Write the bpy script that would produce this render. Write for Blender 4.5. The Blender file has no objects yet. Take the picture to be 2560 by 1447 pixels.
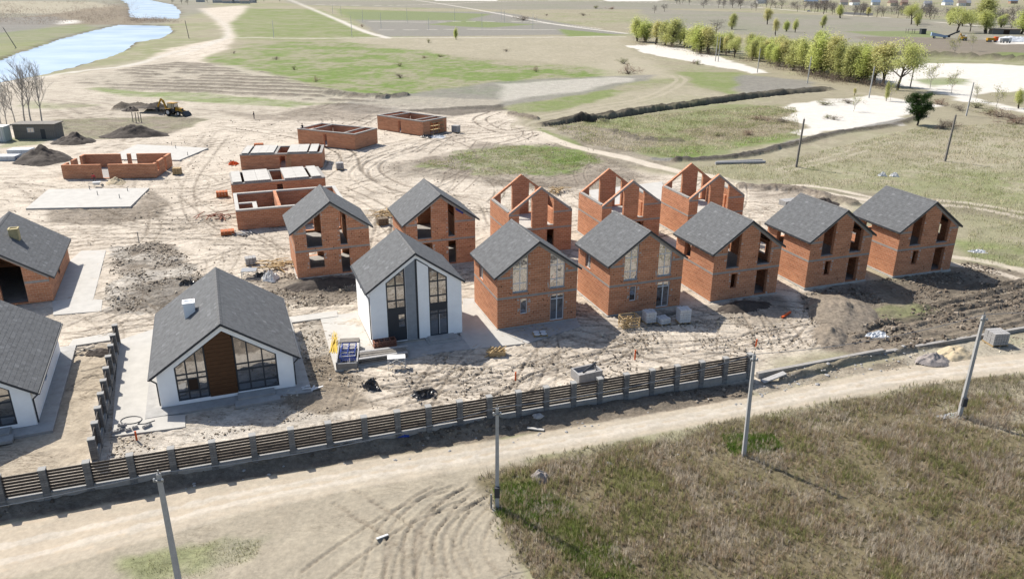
import bpy, bmesh, math, random
import numpy as np
from mathutils import Matrix, Vector
R = math.radians
random.seed(7); RNG = np.random.default_rng(7)
SC = bpy.context.scene
COL = SC.collection

# ------------------------------------------------------------------ camera, sky, sun, exposure
CAM_H, FOC, PITCH, ROLL = 30.06, 1944.0, R(21.393), R(0.3843)
cd = bpy.data.cameras.new('camera'); cam = bpy.data.objects.new('camera', cd); COL.objects.link(cam)
cd.sensor_width = 36.0; cd.lens = 36.0 * FOC / 2560.0; cd.clip_start = 0.5; cd.clip_end = 9000
cam.matrix_world = Matrix.Translation((0, 0, CAM_H)) @ Matrix.Rotation(math.pi / 2 - PITCH, 4, 'X') @ Matrix.Rotation(ROLL, 4, 'Z')
SC.camera = cam
SUN_EL, SHADOW_AZ = R(47.5), R(131.0)          # shadows fall towards this azimuth (clockwise from +Y)
w = bpy.data.worlds.new('World'); SC.world = w; w.use_nodes = True
nt = w.node_tree; nt.nodes.clear()
sky = nt.nodes.new('ShaderNodeTexSky'); sky.sky_type = 'NISHITA'; sky.sun_disc = False
sky.sun_elevation = SUN_EL; sky.sun_rotation = SHADOW_AZ + math.pi
sky.air_density = 1.0; sky.dust_density = 1.6; sky.ozone_density = 1.0
bg = nt.nodes.new('ShaderNodeBackground'); bg.inputs['Strength'].default_value = 0.098
wo = nt.nodes.new('ShaderNodeOutputWorld')
nt.links.new(sky.outputs[0], bg.inputs[0]); nt.links.new(bg.outputs[0], wo.inputs[0])
sl = bpy.data.lights.new('sun', 'SUN'); sun = bpy.data.objects.new('sun', sl); COL.objects.link(sun)
sl.energy = 4.1; sl.angle = R(0.53); sl.color = (1.0, 0.94, 0.845)
ldir = Vector((math.sin(SHADOW_AZ) * math.cos(SUN_EL), math.cos(SHADOW_AZ) * math.cos(SUN_EL), -math.sin(SUN_EL)))
sun.rotation_euler = ldir.to_track_quat('-Z', 'Y').to_euler(); sun.location = (0, 0, 80)
vs = SC.view_settings
vs.view_transform = 'Standard'; vs.look = 'None'; vs.gamma = 1.0; vs.exposure = 0.86; vs.use_curve_mapping = False
SC.cycles.max_bounces = 6; SC.cycles.diffuse_bounces = 3; SC.cycles.glossy_bounces = 3; SC.cycles.transparent_max_bounces = 6

# ------------------------------------------------------------------ survey: a place read off the photo -> metres on the ground
def G(u, v, z=0.0):
    a = (u - 1280) / FOC; b = (723.5 - v) / FOC
    cr, sr = math.cos(ROLL), math.sin(ROLL)
    X = a * cr - b * sr; U = a * sr + b * cr
    cp, sp = math.cos(PITCH), math.sin(PITCH)
    t = (z - CAM_H) / (-sp + U * cp)
    return (X * t, (cp + U * sp) * t)
def GP(*pts): return [G(*p) for p in pts]
def hgt(base, vtop):
    """height of an upright thing standing at photo point base whose top is at photo row vtop"""
    x, y = G(*base); lo, hi = 0.0, 40.0
    cr, sr, cp, sp = math.cos(ROLL), math.sin(ROLL), math.cos(PITCH), math.sin(PITCH)
    for _ in range(40):
        m = (lo + hi) / 2; zz = m - CAM_H; d = y * cp - zz * sp; u = y * sp + zz * cp
        v = 723.5 - FOC * (-x * sr + u * cr) / d
        if v > vtop: lo = m
        else: hi = m
    return lo

# ------------------------------------------------------------------ mesh helpers
class MB:
    def __init__(s): s.v = []; s.f = []; s.c = None
    def hexa(s, p):                       # 4 bottom, 4 top, counter-clockwise from above
        n = len(s.v); s.v += [tuple(q) for q in p]
        s.f += [(n+3, n+2, n+1, n), (n+4, n+5, n+6, n+7), (n, n+1, n+5, n+4), (n+1, n+2, n+6, n+5), (n+2, n+3, n+7, n+6), (n+3, n, n+4, n+7)]
        return s
    def box(s, x0, x1, y0, y1, z0, z1):
        return s.hexa([(x0,y0,z0),(x1,y0,z0),(x1,y1,z0),(x0,y1,z0),(x0,y0,z1),(x1,y0,z1),(x1,y1,z1),(x0,y1,z1)])
    def obox(s, c, size, rz=0.0, rx=0.0, ry=0.0):   # oriented box, c = centre
        M = Matrix.Translation(c) @ Matrix.Rotation(rz,4,'Z') @ Matrix.Rotation(ry,4,'Y') @ Matrix.Rotation(rx,4,'X')
        a, b, d = size[0]/2, size[1]/2, size[2]/2
        return s.hexa([M @ Vector(q) for q in [(-a,-b,-d),(a,-b,-d),(a,b,-d),(-a,b,-d),(-a,-b,d),(a,-b,d),(a,b,d),(-a,b,d)]])
    def bar(s, p, q, wd, ht=None, up=(0,0,1)):      # square bar between two points
        p = Vector(p); q = Vector(q); d = (q - p).normalized(); ht = ht or wd; u = Vector(up)
        if abs(d.dot(u)) > .95: u = Vector((1,0,0))
        sd = d.cross(u).normalized() * wd/2; uu = sd.cross(d).normalized() * ht/2
        return s.hexa([p-sd-uu, p+sd-uu, q+sd-uu, q-sd-uu, p-sd+uu, p+sd+uu, q+sd+uu, q-sd+uu])
    def tube(s, p, q, r0, r1=None, n=6, cap=True):
        p = Vector(p); q = Vector(q); r1 = r0 if r1 is None else r1
        d = (q - p).normalized(); u = Vector((0,0,1)) if abs(d.z) < .9 else Vector((1,0,0))
        a = d.cross(u).normalized(); b = d.cross(a)
        k = len(s.v)
        for c, r in ((p, r0), (q, r1)):
            for i in range(n):
                t = 2*math.pi*i/n; s.v.append(tuple(c + a*(r*math.cos(t)) + b*(r*math.sin(t))))
        for i in range(n):
            j = (i+1) % n; s.f.append((k+i, k+n+i, k+n+j, k+j))
        if cap: s.f.append(tuple(range(k, k+n))); s.f.append(tuple(range(k+2*n-1, k+n-1, -1)))
        return s
    def prism(s, poly, z0, z1):           # poly counter-clockwise
        n = len(poly); k = len(s.v)
        s.v += [(x,y,z0) for x,y in poly] + [(x,y,z1) for x,y in poly]
        s.f.append(tuple(range(k+n-1, k-1, -1))); s.f.append(tuple(range(k+n, k+2*n)))
        for i in range(n):
            j = (i+1) % n; s.f.append((k+i, k+j, k+n+j, k+n+i))
        return s
    def lathe(s, prof, n=12, c=(0,0,0)):
        k = len(s.v); m = len(prof)
        for r, z in prof:
            for i in range(n):
                t = 2*math.pi*i/n; s.v.append((c[0]+r*math.cos(t), c[1]+r*math.sin(t), c[2]+z))
        for a in range(m-1):
            for i in range(n):
                j = (i+1) % n; s.f.append((k+a*n+i, k+a*n+j, k+(a+1)*n+j, k+(a+1)*n+i))
        return s
    def mesh(s, name, mat, smooth=False):
        me = bpy.data.meshes.new(name); me.from_pydata(s.v, [], s.f); me.materials.append(mat)
        if smooth: me.polygons.foreach_set('use_smooth', [True]*len(me.polygons))
        me.update(); return me
    def build(s, name, mat, parent=None, smooth=False, loc=None):
        o = bpy.data.objects.new(name, s.mesh(name, mat, smooth)); COL.objects.link(o)
        if parent: o.parent = parent
        if loc: o.location = loc
        return o
def tag(o, label=None, cat=None, group=None, kind=None):
    for k, v in (('label',label),('category',cat),('group',group),('kind',kind)):
        if v: o[k] = v
    return o
def thing(name, label, cat, loc=(0,0,0), rz=0.0, group=None):
    o = bpy.data.objects.new(name, None); COL.objects.link(o); o.empty_display_size = .3
    o.location = (loc[0], loc[1], loc[2] if len(loc) > 2 else 0.0); o.rotation_euler = (0,0,rz)
    return tag(o, label, cat, group)
KIDS = {}
def copy_tree(o, parent=None):
    c = o.copy(); COL.objects.link(c)
    if parent is not None: c.parent = parent
    for ch in list(o.children): copy_tree(ch, c)
    return c
def again(src, label, loc, rz=0.0, sc=None):
    c = copy_tree(src); c['label'] = label; c.location = (loc[0], loc[1], loc[2] if len(loc) > 2 else 0.0); c.rotation_euler = (0,0,rz)
    if sc: c.scale = sc if hasattr(sc,'__len__') else (sc,sc,sc)
    return c
def fast_mesh(name, v, f, mat, col=None, smooth=False, colname='tint'):
    """numpy arrays -> mesh; f is (n,3) or (n,4); col (nverts,4)"""
    me = bpy.data.meshes.new(name); nv, nf, k = len(v), len(f), f.shape[1]
    me.vertices.add(nv); me.vertices.foreach_set('co', np.ascontiguousarray(v, np.float32).ravel())
    me.loops.add(nf*k); me.loops.foreach_set('vertex_index', np.ascontiguousarray(f, np.int32).ravel())
    me.polygons.add(nf); me.polygons.foreach_set('loop_start', np.arange(0, nf*k, k, dtype=np.int32))
    me.polygons.foreach_set('loop_total', np.full(nf, k, np.int32))
    me.polygons.foreach_set('use_smooth', np.full(nf, smooth))
    me.update(calc_edges=True)
    if col is not None:
        a = me.color_attributes.new(colname, 'FLOAT_COLOR', 'POINT'); a.data.foreach_set('color', np.ascontiguousarray(col, np.float32).ravel())
    me.materials.append(mat); return me
def link(name, me, parent=None, loc=None):
    o = bpy.data.objects.new(name, me); COL.objects.link(o)
    if parent: o.parent = parent
    if loc is not None: o.location = (loc[0], loc[1], loc[2] if len(loc) > 2 else 0.0)
    return o

# ------------------------------------------------------------------ materials
def mat(name, col, rough=.85, n=0.0, ns=3.0, bump=0.0, bs=20.0, metal=0.0, spec=.25, tint=False, stretch=None):
    """principled with object-space noise of amount n (relative) and fine bump"""
    m = bpy.data.materials.new(name); m.use_nodes = True; t = m.node_tree; p = t.nodes['Principled BSDF']
    if name != 'white_plaster': col = tuple(c*.76 for c in col)
    p.inputs['Roughness'].default_value = rough; p.inputs['Metallic'].default_value = metal
    p.inputs['Specular IOR Level'].default_value = spec
    p.inputs['Base Color'].default_value = (*col, 1)
    tc = t.nodes.new('ShaderNodeTexCoord'); src = tc.outputs['Object']
    if stretch:
        mp = t.nodes.new('ShaderNodeMapping'); mp.inputs['Scale'].default_value = stretch; t.links.new(src, mp.inputs[0]); src = mp.outputs[0]
    out = None
    if n or tint:
        mx = t.nodes.new('ShaderNodeMix'); mx.data_type = 'RGBA'; mx.blend_type = 'MULTIPLY'; mx.inputs[0].default_value = 1
        mx.inputs[6].default_value = (*col, 1)
        if n:
            nz = t.nodes.new('ShaderNodeTexNoise'); nz.inputs['Scale'].default_value = ns; nz.inputs['Detail'].default_value = 8; nz.inputs['Roughness'].default_value = .65
            t.links.new(src, nz.inputs['Vector'])
            mr = t.nodes.new('ShaderNodeMapRange'); mr.inputs[1].default_value = .3; mr.inputs[2].default_value = .7
            mr.inputs[3].default_value = 1-n; mr.inputs[4].default_value = 1+n*.6
            t.links.new(nz.outputs[0], mr.inputs[0]); t.links.new(mr.outputs[0], mx.inputs[7])
        else: mx.inputs[7].default_value = (1,1,1,1)
        out = mx.outputs[2]
        if tint:
            at = t.nodes.new('ShaderNodeAttribute'); at.attribute_name = 'tint'
            m2 = t.nodes.new('ShaderNodeMix'); m2.data_type = 'RGBA'; m2.blend_type = 'MULTIPLY'; m2.inputs[0].default_value = 1
            t.links.new(out, m2.inputs[6]); t.links.new(at.outputs[0], m2.inputs[7]); out = m2.outputs[2]
        t.links.new(out, p.inputs['Base Color'])
    if bump:
        nb = t.nodes.new('ShaderNodeTexNoise'); nb.inputs['Scale'].default_value = bs; nb.inputs['Detail'].default_value = 6
        t.links.new(src, nb.inputs['Vector'])
        b = t.nodes.new('ShaderNodeBump'); b.inputs['Strength'].default_value = bump; b.inputs['Distance'].default_value = .05
        t.links.new(nb.outputs[0], b.inputs['Height']); t.links.new(b.outputs[0], p.inputs['Normal'])
    return m
def brick_mat(name, c1, c2, mortar, bw=.5, bh=.24, ms=.016):
    m = bpy.data.materials.new(name); m.use_nodes = True; t = m.node_tree; p = t.nodes['Principled BSDF']
    p.inputs['Roughness'].default_value = .88; p.inputs['Specular IOR Level'].default_value = .2
    tc = t.nodes.new('ShaderNodeTexCoord'); sx = t.nodes.new('ShaderNodeSeparateXYZ'); t.links.new(tc.outputs['Object'], sx.inputs[0])
    ad = t.nodes.new('ShaderNodeMath'); t.links.new(sx.outputs[0], ad.inputs[0]); t.links.new(sx.outputs[1], ad.inputs[1])
    cb = t.nodes.new('ShaderNodeCombineXYZ'); t.links.new(ad.outputs[0], cb.inputs[0]); t.links.new(sx.outputs[2], cb.inputs[1])
    br = t.nodes.new('ShaderNodeTexBrick'); t.links.new(cb.outputs[0], br.inputs['Vector'])
    br.inputs['Color1'].default_value = (*c1,1); br.inputs['Color2'].default_value = (*c2,1); br.inputs['Mortar'].default_value = (*mortar,1)
    br.inputs['Scale'].default_value = 1; br.inputs['Mortar Size'].default_value = ms; br.inputs['Mortar Smooth'].default_value = .3
    br.inputs['Brick Width'].default_value = bw; br.inputs['Row Height'].default_value = bh; br.inputs['Bias'].default_value = 0
    # courses laid from different batches: patches stretched along the courses
    mp = t.nodes.new('ShaderNodeMapping'); mp.inputs['Scale'].default_value = (.45, 2.6, 1); t.links.new(cb.outputs[0], mp.inputs[0])
    nz = t.nodes.new('ShaderNodeTexNoise'); nz.inputs['Scale'].default_value = 1.3; nz.inputs['Detail'].default_value = 7; nz.inputs['Roughness'].default_value = .6
    oi = t.nodes.new('ShaderNodeObjectInfo'); nz.noise_dimensions = '4D'
    ml = t.nodes.new('ShaderNodeMath'); ml.operation = 'MULTIPLY'; ml.inputs[1].default_value = 40; t.links.new(oi.outputs['Random'], ml.inputs[0]); t.links.new(ml.outputs[0], nz.inputs['W'])
    t.links.new(mp.outputs[0], nz.inputs['Vector'])
    mr = t.nodes.new('ShaderNodeMapRange'); mr.inputs[1].default_value = .3; mr.inputs[2].default_value = .7; mr.inputs[3].default_value = .74; mr.inputs[4].default_value = 1.18
    t.links.new(nz.outputs[0], mr.inputs[0])
    mx = t.nodes.new('ShaderNodeMix'); mx.data_type='RGBA'; mx.blend_type='MULTIPLY'; mx.inputs[0].default_value=1
    t.links.new(br.outputs[0], mx.inputs[6]); t.links.new(mr.outputs[0], mx.inputs[7])
    # pale mortar smears and dust, sparse
    n2 = t.nodes.new('ShaderNodeTexNoise'); n2.inputs['Scale'].default_value = 2.2; n2.inputs['Detail'].default_value = 10; n2.inputs['Roughness'].default_value = .72
    n2.noise_dimensions = '4D'; t.links.new(ml.outputs[0], n2.inputs['W']); t.links.new(cb.outputs[0], n2.inputs['Vector'])
    r2 = t.nodes.new('ShaderNodeMapRange'); r2.inputs[1].default_value = .61; r2.inputs[2].default_value = .68; r2.inputs[3].default_value = 0; r2.inputs[4].default_value = .75
    t.links.new(n2.outputs[0], r2.inputs[0])
    m3 = t.nodes.new('ShaderNodeMix'); m3.data_type='RGBA'; t.links.new(r2.outputs[0], m3.inputs[0]); t.links.new(mx.outputs[2], m3.inputs[6]); m3.inputs[7].default_value=(.44,.35,.29,1)
    t.links.new(m3.outputs[2], p.inputs['Base Color'])
    b = t.nodes.new('ShaderNodeBump'); b.inputs['Strength'].default_value = .5; b.inputs['Distance'].default_value = .02
    iv = t.nodes.new('ShaderNodeMath'); iv.operation='SUBTRACT'; iv.inputs[0].default_value=1; t.links.new(br.outputs['Fac'], iv.inputs[1])
    t.links.new(iv.outputs[0], b.inputs['Height']); t.links.new(b.outputs[0], p.inputs['Normal'])
    return m
def glass_mat(name, wav=.15, refl=.4, base=(.02,.025,.03)):
    m = bpy.data.materials.new(name); m.use_nodes = True; t = m.node_tree; t.nodes.remove(t.nodes['Principled BSDF'])
    out = [n for n in t.nodes if n.type == 'OUTPUT_MATERIAL'][0]
    d = t.nodes.new('ShaderNodeBsdfDiffuse'); d.inputs[0].default_value = (*base,1)
    g = t.nodes.new('ShaderNodeBsdfGlossy'); g.inputs['Roughness'].default_value = .03; g.inputs[0].default_value = (.95,.97,1,1)
    x = t.nodes.new('ShaderNodeMixShader'); x.inputs[0].default_value = refl
    tc = t.nodes.new('ShaderNodeTexCoord'); nz = t.nodes.new('ShaderNodeTexNoise'); nz.inputs['Scale'].default_value = 1.1; nz.inputs['Detail'].default_value = 2
    t.links.new(tc.outputs['Object'], nz.inputs['Vector'])
    b = t.nodes.new('ShaderNodeBump'); b.inputs['Strength'].default_value = wav; b.inputs['Distance'].default_value = .1
    t.links.new(nz.outputs[0], b.inputs['Height']); t.links.new(b.outputs[0], g.inputs['Normal'])
    t.links.new(d.outputs[0], x.inputs[1]); t.links.new(g.outputs[0], x.inputs[2]); t.links.new(x.outputs[0], out.inputs[0]); return m
def leaf_mat(name, trans=.35):
    m = bpy.data.materials.new(name); m.use_nodes = True; t = m.node_tree; t.nodes.remove(t.nodes['Principled BSDF'])
    out = [n for n in t.nodes if n.type == 'OUTPUT_MATERIAL'][0]
    at = t.nodes.new('ShaderNodeAttribute'); at.attribute_name = 'tint'
    d = t.nodes.new('ShaderNodeBsdfDiffuse'); tr = t.nodes.new('ShaderNodeBsdfTranslucent'); x = t.nodes.new('ShaderNodeMixShader'); x.inputs[0].default_value = trans
    for q in (d, tr): t.links.new(at.outputs[0], q.inputs[0])
    t.links.new(d.outputs[0], x.inputs[1]); t.links.new(tr.outputs[0], x.inputs[2]); t.links.new(x.outputs[0], out.inputs[0]); return m

M_BRICK = brick_mat('orange_block', (.475,.215,.115), (.395,.168,.09), (.50,.35,.25))
M_PLINTH = mat('plinth_concrete', (.50,.49,.46), n=.2, ns=1.5)
M_CONC = mat('concrete_beam', (.36,.34,.315), n=.2, ns=2.5, bump=.2)
M_SLAB = mat('concrete_pale', (.53,.51,.47), n=.12, ns=.9, bump=.15, bs=8)
M_APRON = mat('concrete_apron', (.44,.43,.41), n=.2, ns=1.2, bump=.2)
M_ROOF = mat('roof_shingle', (.128,.133,.138), rough=.8, n=.3, ns=2.2, bump=.35, bs=45, tint=True)
M_RIDGE = mat('ridge_cap', (.12,.122,.125), rough=.7, n=.2)
M_FASCIA = mat('dark_fascia', (.055,.06,.068), rough=.55)
M_PLASTER = mat('white_plaster', (.88,.88,.865), rough=.9, n=.07, ns=.8, bump=.08, bs=30)
M_GREYPL = mat('grey_plaster', (.34,.36,.38), n=.14, ns=1.6, bump=.1)
M_ANTH = mat('anthracite', (.035,.042,.052), rough=.5, spec=.4)
M_WHITEFR = mat('white_plastic', (.78,.79,.80), rough=.4, spec=.4)
M_GLASS = glass_mat('window_glass')
M_GLASSF = glass_mat('glass_with_film', wav=.6, refl=.45, base=(.06,.06,.06))
M_WOODP = mat('brown_wood_cladding', (.115,.052,.022), rough=.55, n=.35, ns=2.2, stretch=(1,1,9))
M_TIMBER = mat('pine_timber', (.50,.36,.19), n=.3, ns=3, stretch=(1,1,1))
M_OLDWOOD = mat('grey_timber', (.24,.22,.195), n=.35, ns=3)
M_REDWOOD = mat('reddish_form_panel', (.30,.135,.09), n=.3, ns=3)
M_BLOCK = mat('orange_loose_block', (.52,.17,.07), n=.2, ns=4)
M_SLAT = mat('brown_slat', (.058,.048,.043), rough=.5, n=.2, ns=4)
M_STONE = brick_mat('split_stone', (.20,.195,.19), (.13,.13,.132), (.10,.10,.10), bw=.4, bh=.16, ms=.012)
M_CAP = mat('pillar_cap', (.36,.355,.34), n=.12)
M_POLE = mat('concrete_pole', (.47,.465,.455), n=.14, ns=3, bump=.1)
M_POLEW = mat('weathered_pole', (.24,.22,.20), n=.25, ns=3)
M_METAL = mat('grey_metal', (.30,.31,.32), rough=.45, metal=.5)
M_WHITE = mat('white_paint', (.72,.72,.71), rough=.55, n=.1)
M_BLUE = mat('blue_paint', (.02,.055,.30), rough=.45, n=.2)
M_YEL = mat('yellow_plastic', (.75,.52,.06), rough=.5)
M_ORANGE = mat('orange_plastic', (.75,.13,.03), rough=.5)
M_BLACK = mat('black_film', (.018,.018,.02), rough=.35, spec=.5)
M_RUBBER = mat('tyre_rubber', (.025,.025,.025), rough=.9)
M_JCB = mat('machine_yellow', (.55,.30,.03), rough=.5, n=.25, ns=4)
M_SOIL = mat('dark_soil', (.075,.06,.05), n=.45, ns=2.5, bump=.8, bs=6)
M_SOILG = mat('grey_soil', (.245,.205,.16), n=.55, ns=3.0, bump=1.0, bs=5)
M_SANDY = mat('yellow_sand', (.52,.43,.29), n=.15, ns=2, bump=.5, bs=8)
M_GRAVEL = mat('pinkish_gravel', (.36,.32,.30), n=.35, ns=14, bump=.9, bs=25)
M_CBLOCK = mat('concrete_block', (.42,.41,.40), n=.2, ns=4, bump=.3)
M_PLASTICW = mat('wrapping_film', (.66,.68,.70), rough=.35, n=.15, ns=5)
M_BARK = mat('bark', (.10,.082,.065), n=.3, ns=4)
M_BARKP = mat('pale_bark', (.46,.42,.37), n=.3, ns=4)
M_LEAF = leaf_mat('leaf',.5)
M_DARKIN = mat('dark_interior', (.05,.03,.02))  # flat dark tone for openings, the shade inside put into the colour
M_MAGENTA = mat('red_jacket', (.45,.05,.07)); M_SKIN = mat('skin', (.5,.3,.22)); M_TROUSER = mat('dark_trousers', (.05,.05,.06)); M_HAIR = mat('hair', (.06,.04,.03))
M_NAVY = mat('navy_jacket', (.03,.035,.06))

# ------------------------------------------------------------------ the ground
def _hash(ix, iy, seed):
    h = (ix.astype(np.int64) * 374761393 + iy.astype(np.int64) * 668265263 + seed * 1442695041) & 0xFFFFFFFF
    h = ((h ^ (h >> 13)) * 1274126177) & 0xFFFFFFFF
    return ((h ^ (h >> 16)) & 0xFFFF).astype(np.float32) / 65535.0
def vnoise(x, y, seed=0):
    ix = np.floor(x); iy = np.floor(y); fx = (x-ix).astype(np.float32); fy = (y-iy).astype(np.float32)
    fx = fx*fx*(3-2*fx); fy = fy*fy*(3-2*fy)
    a = _hash(ix,iy,seed); b = _hash(ix+1,iy,seed); c = _hash(ix,iy+1,seed); d = _hash(ix+1,iy+1,seed)
    return a + (b-a)*fx + (c-a)*fy + (a-b-c+d)*fx*fy
def fbm(x, y, s, octs=4, seed=0, gain=.5):
    r = np.zeros(x.shape, np.float32); am = 1.0; t = 0.0; fr = 1.0/s
    for o in range(octs):
        r += am*vnoise(x*fr + 17.3*o, y*fr - 9.1*o, seed+o); t += am; am *= gain; fr *= 2.03
    return r/t
def sstep(a, b, x):
    t = np.clip((x-a)/(b-a), 0, 1); return t*t*(3-2*t)
# rows and columns of the terrain sheet, dense over the building site
xs = [0.0]; st = .15
while xs[-1] < 3600:
    ax = xs[-1]; xs.append(ax + (st if ax < 44 else st + (ax-44)*.018))
gx = np.array([-v for v in xs[:0:-1]] + xs)
ys = [18.0]
while ys[-1] < 3800:
    y = ys[-1]; ys.append(y + (.135 if y < 90 else .135 + (y-90)*.0042 if y < 220 else .0042*130+.135 + (y-220)*.0095))
gy = np.array([-400., -120., -30., 0., 10., 15.] + ys)
NX, NY = len(gx), len(gy)
X, Y = np.meshgrid(gx, gy)                       # (NY, NX)
X = X.astype(np.float64); Y = Y.astype(np.float64)
def warp(amp, s, seed):
    return amp*(fbm(X,Y,s,3,seed)-.5)*2
def sd_poly(P, pad):
    """signed distance (inside positive) evaluated in a window of the sheet"""
    P = np.array(P); x0,y0 = P.min(0)-pad; x1,y1 = P.max(0)+pad
    i0,i1 = np.searchsorted(gx,[x0,x1]); j0,j1 = np.searchsorted(gy,[y0,y1])
    sl = (slice(max(j0-1,0),j1+1), slice(max(i0-1,0),i1+1)); x = X[sl]; y = Y[sl]
    d2 = np.full(x.shape, 1e12); ins = np.zeros(x.shape, bool); n = len(P)
    for k in range(n):
        ax,ay = P[k]; bx,by = P[(k+1)%n]; ex,ey = bx-ax, by-ay
        t = np.clip(((x-ax)*ex+(y-ay)*ey)/(ex*ex+ey*ey+1e-9),0,1)
        d2 = np.minimum(d2,(x-ax-t*ex)**2+(y-ay-t*ey)**2)
        c = ((ay>y)!=(by>y)); 
        if ey != 0: ins ^= c & (x < ex*(y-ay)/ey+ax)
    return sl, np.where(ins,1,-1)*np.sqrt(d2)
def smooth_line(P, n=10):
    """Catmull-Rom through the points"""
    P = [np.array(p,float) for p in P]; Q = [2*P[0]-P[1]]+P+[2*P[-1]-P[-2]]; out=[]
    for i in range(1,len(Q)-2):
        for t in np.linspace(0,1,n,endpoint=False):
            a,b,c,d = Q[i-1:i+3]; out.append(.5*((2*b)+(c-a)*t+(2*a-5*b+4*c-d)*t*t+(3*b-a-3*c+d)*t**3))
    out.append(P[-1]); return np.array(out)
def d_line(P, pad):
    """unsigned distance, side and arc length of a polyline in a window"""
    P = np.array(P); x0,y0 = P.min(0)-pad; x1,y1 = P.max(0)+pad
    i0,i1 = np.searchsorted(gx,[x0,x1]); j0,j1 = np.searchsorted(gy,[y0,y1])
    sl = (slice(max(j0-1,0),j1+1), slice(max(i0-1,0),i1+1)); x = X[sl]; y = Y[sl]
    best = np.full(x.shape,1e9); side = np.ones(x.shape); arc = np.zeros(x.shape); s=0
    for k in range(len(P)-1):
        ax,ay = P[k]; ex,ey = P[k+1]-P[k]; L = math.hypot(ex,ey)+1e-9
        # only the part of the window near this piece
        a0,a1 = np.searchsorted(gx[sl[1]],[min(ax,ax+ex)-pad,max(ax,ax+ex)+pad]); b0,b1 = np.searchsorted(gy[sl[0]],[min(ay,ay+ey)-pad,max(ay,ay+ey)+pad])
        if a1<=a0 or b1<=b0: s+=L; continue
        q=(slice(b0,b1),slice(a0,a1)); xx=x[q]-ax; yy=y[q]-ay
        t=np.clip((xx*ex+yy*ey)/L**2,0,1); d=np.hypot(xx-t*ex,yy-t*ey); m=d<best[q]
        best[q]=np.where(m,d,best[q]); side[q]=np.where(m,np.sign(ex*yy-ey*xx),side[q]); arc[q]=np.where(m,s+t*L,arc[q]); s+=L
    return sl,best,side,arc
# soil colours (dry sand, roads, turned earth, meadow ...)
C = dict(SAND=(.455,.402,.333), ROAD=(.415,.345,.262), PALE=(.46,.43,.38), DIRT=(.158,.132,.104), DARK=(.052,.044,.037), TAN=(.235,.213,.15), STRAW=(.30,.27,.203),
         GREEN=(.135,.172,.055), LUSH=(.108,.165,.032), WHITE=(.50,.475,.43), GREY=(.175,.168,.153), SANDG=(.33,.297,.24), WEED=(.135,.115,.07), BROWN=(.175,.14,.10), VERGE=(.285,.252,.195), YARD=(.34,.29,.222))
n_big = fbm(X,Y,60,4,3); n_mid = fbm(X,Y,12,4,11); n_sm = fbm(X,Y,2.6,4,23); n_fine = fbm(X,Y,.8,3,31)
def lerp(a,b,t): return a+(b-a)*t
ALB = np.zeros((NY,NX,3),np.float32); ROUGH = np.full((NY,NX),.35,np.float32); Z = np.zeros((NY,NX),np.float32)
# meadow base: straw with greener and browner stretches
g = sstep(.46,.62,.55*n_big+.3*n_mid+.15*n_sm)[...,None]
ALB[:] = lerp(np.array(C['TAN']),np.array(C['GREEN'])*1.05,g*.5)
ALB[:] = lerp(ALB,np.array(C['STRAW']),(sstep(.50,.68,.5*n_mid+.5*n_sm)*.7)[...,None])
ALB[:] = lerp(ALB,np.array(C['BROWN'])*.8,(sstep(.55,.75,n_fine*.5+n_sm*.5)*.45)[...,None])
Z += .22*(n_mid-.5)+.12*(n_sm-.5)
SITE = np.zeros((NY,NX),np.float32)              # 1 where machines drive
def patch(cl, pts, soft=1.0, amp=1.5, s=6.0, op=1.0, rough=None, mixn=0.0, site=None, mcl=None, px=True):
    P = GP(*pts) if px else pts
    sl,d = sd_poly(P, soft+amp*2+1); x=X[sl]; y=Y[sl]
    d = d + amp*2*(fbm(x,y,s,4,len(pts)*7+int(abs(P[0][0]))%50)-.5)
    m = sstep(-soft,soft,d)*op
    c = np.array(C[cl])[None,None,:]
    if mixn:
        q = sstep(.5-.13,.5+.13,.5*n_sm[sl]+.5*n_mid[sl]+.0)*mixn
        c = lerp(c,np.array(C[mcl or 'TAN']),q[...,None])
    ALB[sl] = lerp(ALB[sl],c,m[...,None])
    if rough is not None: ROUGH[sl] = lerp(ROUGH[sl],rough,m)
    if site is not None: SITE[sl] = lerp(SITE[sl],site,m)
    return sl,m
# --- far fields
patch('GREY',[(-400,-12),(560,-12),(520,25),(300,95),(-400,130)],8,12,60,.55)
patch('STRAW',[(-600,0),(230,5),(330,22),(150,35),(-600,30)],6,12,60,.8)
patch('BROWN',[(100,40),(310,10),(340,40),(440,45),(330,62),(60,65),(-200,60)],6,8,40,.75,.9)
patch('GREY',[(-300,52),(130,42),(180,52),(60,82),(-300,110)],3,6,20,.8,1.0)
patch('GREEN',[(-300,120),(30,80),(210,60),(240,72),(130,100),(-50,165),(-300,190)],3,4,15,.6,.6,.6)
patch('GREY',[(860,30),(1250,30),(1570,86),(950,93)],4,4,40,.85)
patch('GREEN',[(830,22),(1230,36),(1170,52),(880,50)],4,8,40,.7)
patch('GREEN',[(1160,52),(1340,62),(1220,70),(1060,62)],3,4,30,.75)
patch('GREEN',[(1400,74),(1550,88),(1420,92)],3,3,30,.9)
patch('GREY',[(700,2),(1900,4),(1900,22),(1250,25),(760,14)],8,12,80,.6)
patch('GREY',[(1600,22),(2700,62),(2700,150),(2180,108),(2000,100),(1640,70)],8,12,60,.55)
patch('GREEN',[(2120,80),(2330,78),(2350,95),(2200,92)],4,6,30,.7)
patch('DIRT',[(2140,92),(2330,95),(2600,105),(2600,148),(2360,140),(2180,112)],4,6,40,.75,.5)
patch('GREEN',[(2500,130),(2640,136),(2640,160),(2480,150)],3,4,20,.8)
patch('GREEN',[(585,22),(800,24),(935,92),(575,94),(560,62)],3,8,20,.9,.4,.6)
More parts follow.
